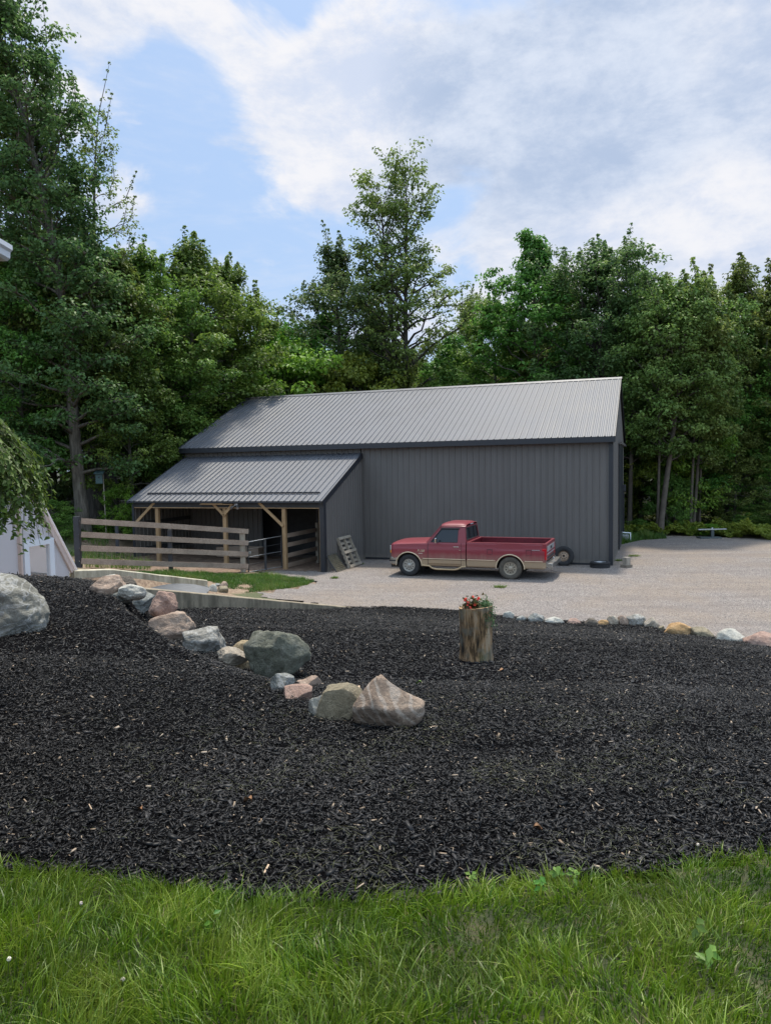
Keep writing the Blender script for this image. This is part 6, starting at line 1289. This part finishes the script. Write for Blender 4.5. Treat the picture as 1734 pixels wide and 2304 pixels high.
# the deep wood behind, one mass
VV = []; QQ = []; TT = []; off = 0; WM = MB()
keys = ['oval', 'oval2', 'cone', 'shaggy']
r = np.random.default_rng(5); k = 0
for row, (Y, n_) in enumerate([(50, 15), (58, 16), (68, 18), (82, 20)]):
    for i in range(n_):
        px = -260+(1734+520)*(i+.5+r.uniform(-.25, .25))/n_; 
        yt = np.interp(px, [-200, 0, 200, 400, 540, 600, 720, 860, 960, 1060, 1200, 1400, 1600, 1900], [500, 480, 480, 640, 740, 790, 760, 760, 790, 780, 690, 690, 690, 650])+r.uniform(-12, 45)+row*8
        b = at(px, 1180, Y); g, H0 = PR[keys[k % 4]]; k += 1; mb, pos, nrm, dr, sz, tint = g; z0 = gz(b[0], Y); s = (at(px, yt, Y)[2]-z0)/H0; w_ = s*r.uniform(1.05, 1.35)
        a_ = r.uniform(0, 6.28); c_, q_ = math.cos(a_), math.sin(a_); sel = r.random(len(pos)) < (.34 if row < 2 else .22); ps = pos[sel]
        R_ = np.array([[c_, -q_, 0], [q_, c_, 0], [0, 0, 1]]); pw = (ps@R_.T)*[w_, w_, s]+[b[0], Y, z0]; f_ = s*(1.45 if row < 2 else 1.9)
        V, Q = leaf_cards(pw, nrm[sel]@R_.T, dr[sel]@R_.T, sz[sel]*f_, sz[sel]*f_*.75); VV.append(V); QQ.append(Q+off); off += len(V); TT.append(np.tile(tint[sel], 2))
        WM.tube([(b[0], Y, z0-.3), (b[0]+r.normal(0, .3), Y, z0+s*7), (b[0]+r.normal(0, .5), Y, z0+s*12)], [.24*s, .18*s, .05*s], 6)
wood_ = tag(empty('woodland'), kind='stuff')
link('foliage', npmesh('foliage', np.concatenate(VV), np.concatenate(QQ), 3, False, np.concatenate(TT)), LM['mid'], wood_); WM.build('trunks', barkd, wood_)

# ------------------------------------------------------------------ weeping shrub hanging in from the left
wsp = at(-75, 1380, 5.9); zt = at(10, 908, 5.9)[2]; zg = hz(wsp[0], 5.9, hM); o = empty('weeping_shrub', (float(wsp[0]), 5.9, zg)); tag(o, 'weeping shrub with long hanging leafy strands at the left edge', 'shrub')
r = np.random.default_rng(77); m = MB(); top_ = zt-zg; m.tube([(0, 0, -.1), (.02, .02, top_*.5), (-.02, 0, top_-.25)], [.06, .05, .045], 10); m.build('trunk', barkm, o)
P = []; D = []; Nn = []; m = MB()
for k in range(420):
    a_ = r.uniform(0, 6.28); R_ = (.18+.44*r.random()**.55); zp = top_-.06-.35*(R_/.62)**2.2+r.normal(0, .03); ln = r.uniform(.30, .98)*(1 if R_ > .3 else .75); path = [(0, 0, top_-.28)]
    for s_ in np.linspace(0, 1, 12):
        rr = R_*(min(1, .35+s_*1.6))+.05*s_; zz = zp+.06*math.sin(min(1, s_*2.5)*3.14)-ln*max(0, s_-.15)**1.25; path.append((math.cos(a_)*rr+.02*math.sin(s_*7+k), math.sin(a_)*rr+.02*math.cos(s_*6+k), zz))
    m.tube(path, [.006]+[.004*(1-.6*s_) for s_ in np.linspace(0, 1, 12)], 4, 0, False); pa = np.array(path[1:])
    for q in range(int(30*ln+9)):
        s_ = r.uniform(.05, 1); kk = min(10, int(s_*11)); c_ = pa[kk]+(pa[kk+1]-pa[kk])*(s_*11-kk); w_ = a_+r.normal(0, 1.3); dd = np.array([math.cos(w_), math.sin(w_), -.75+r.normal(0, .3)]); dd /= np.linalg.norm(dd)
        P.append(c_+dd*.024); D.append(dd); Nn.append(np.array([math.cos(a_)*.7, math.sin(a_)*.7, .7])+r.normal(0, .35, 3))
m.build('branches', MATS['green_stem'], o); n = len(P); s_ = r.uniform(.048, .075, n)
leafobj('leaves', P, Nn, D, s_, s_*.48, np.clip(r.normal(.45, .22, n), 0, 1), leafmat('glossy_shrub_leaf', (.04, .085, .016), (.08, .15, .025), (.15, .24, .045), .35, .55), o, .2)
for q in [x for x in SC.objects if x.get('category') and x.parent]: del q['category']
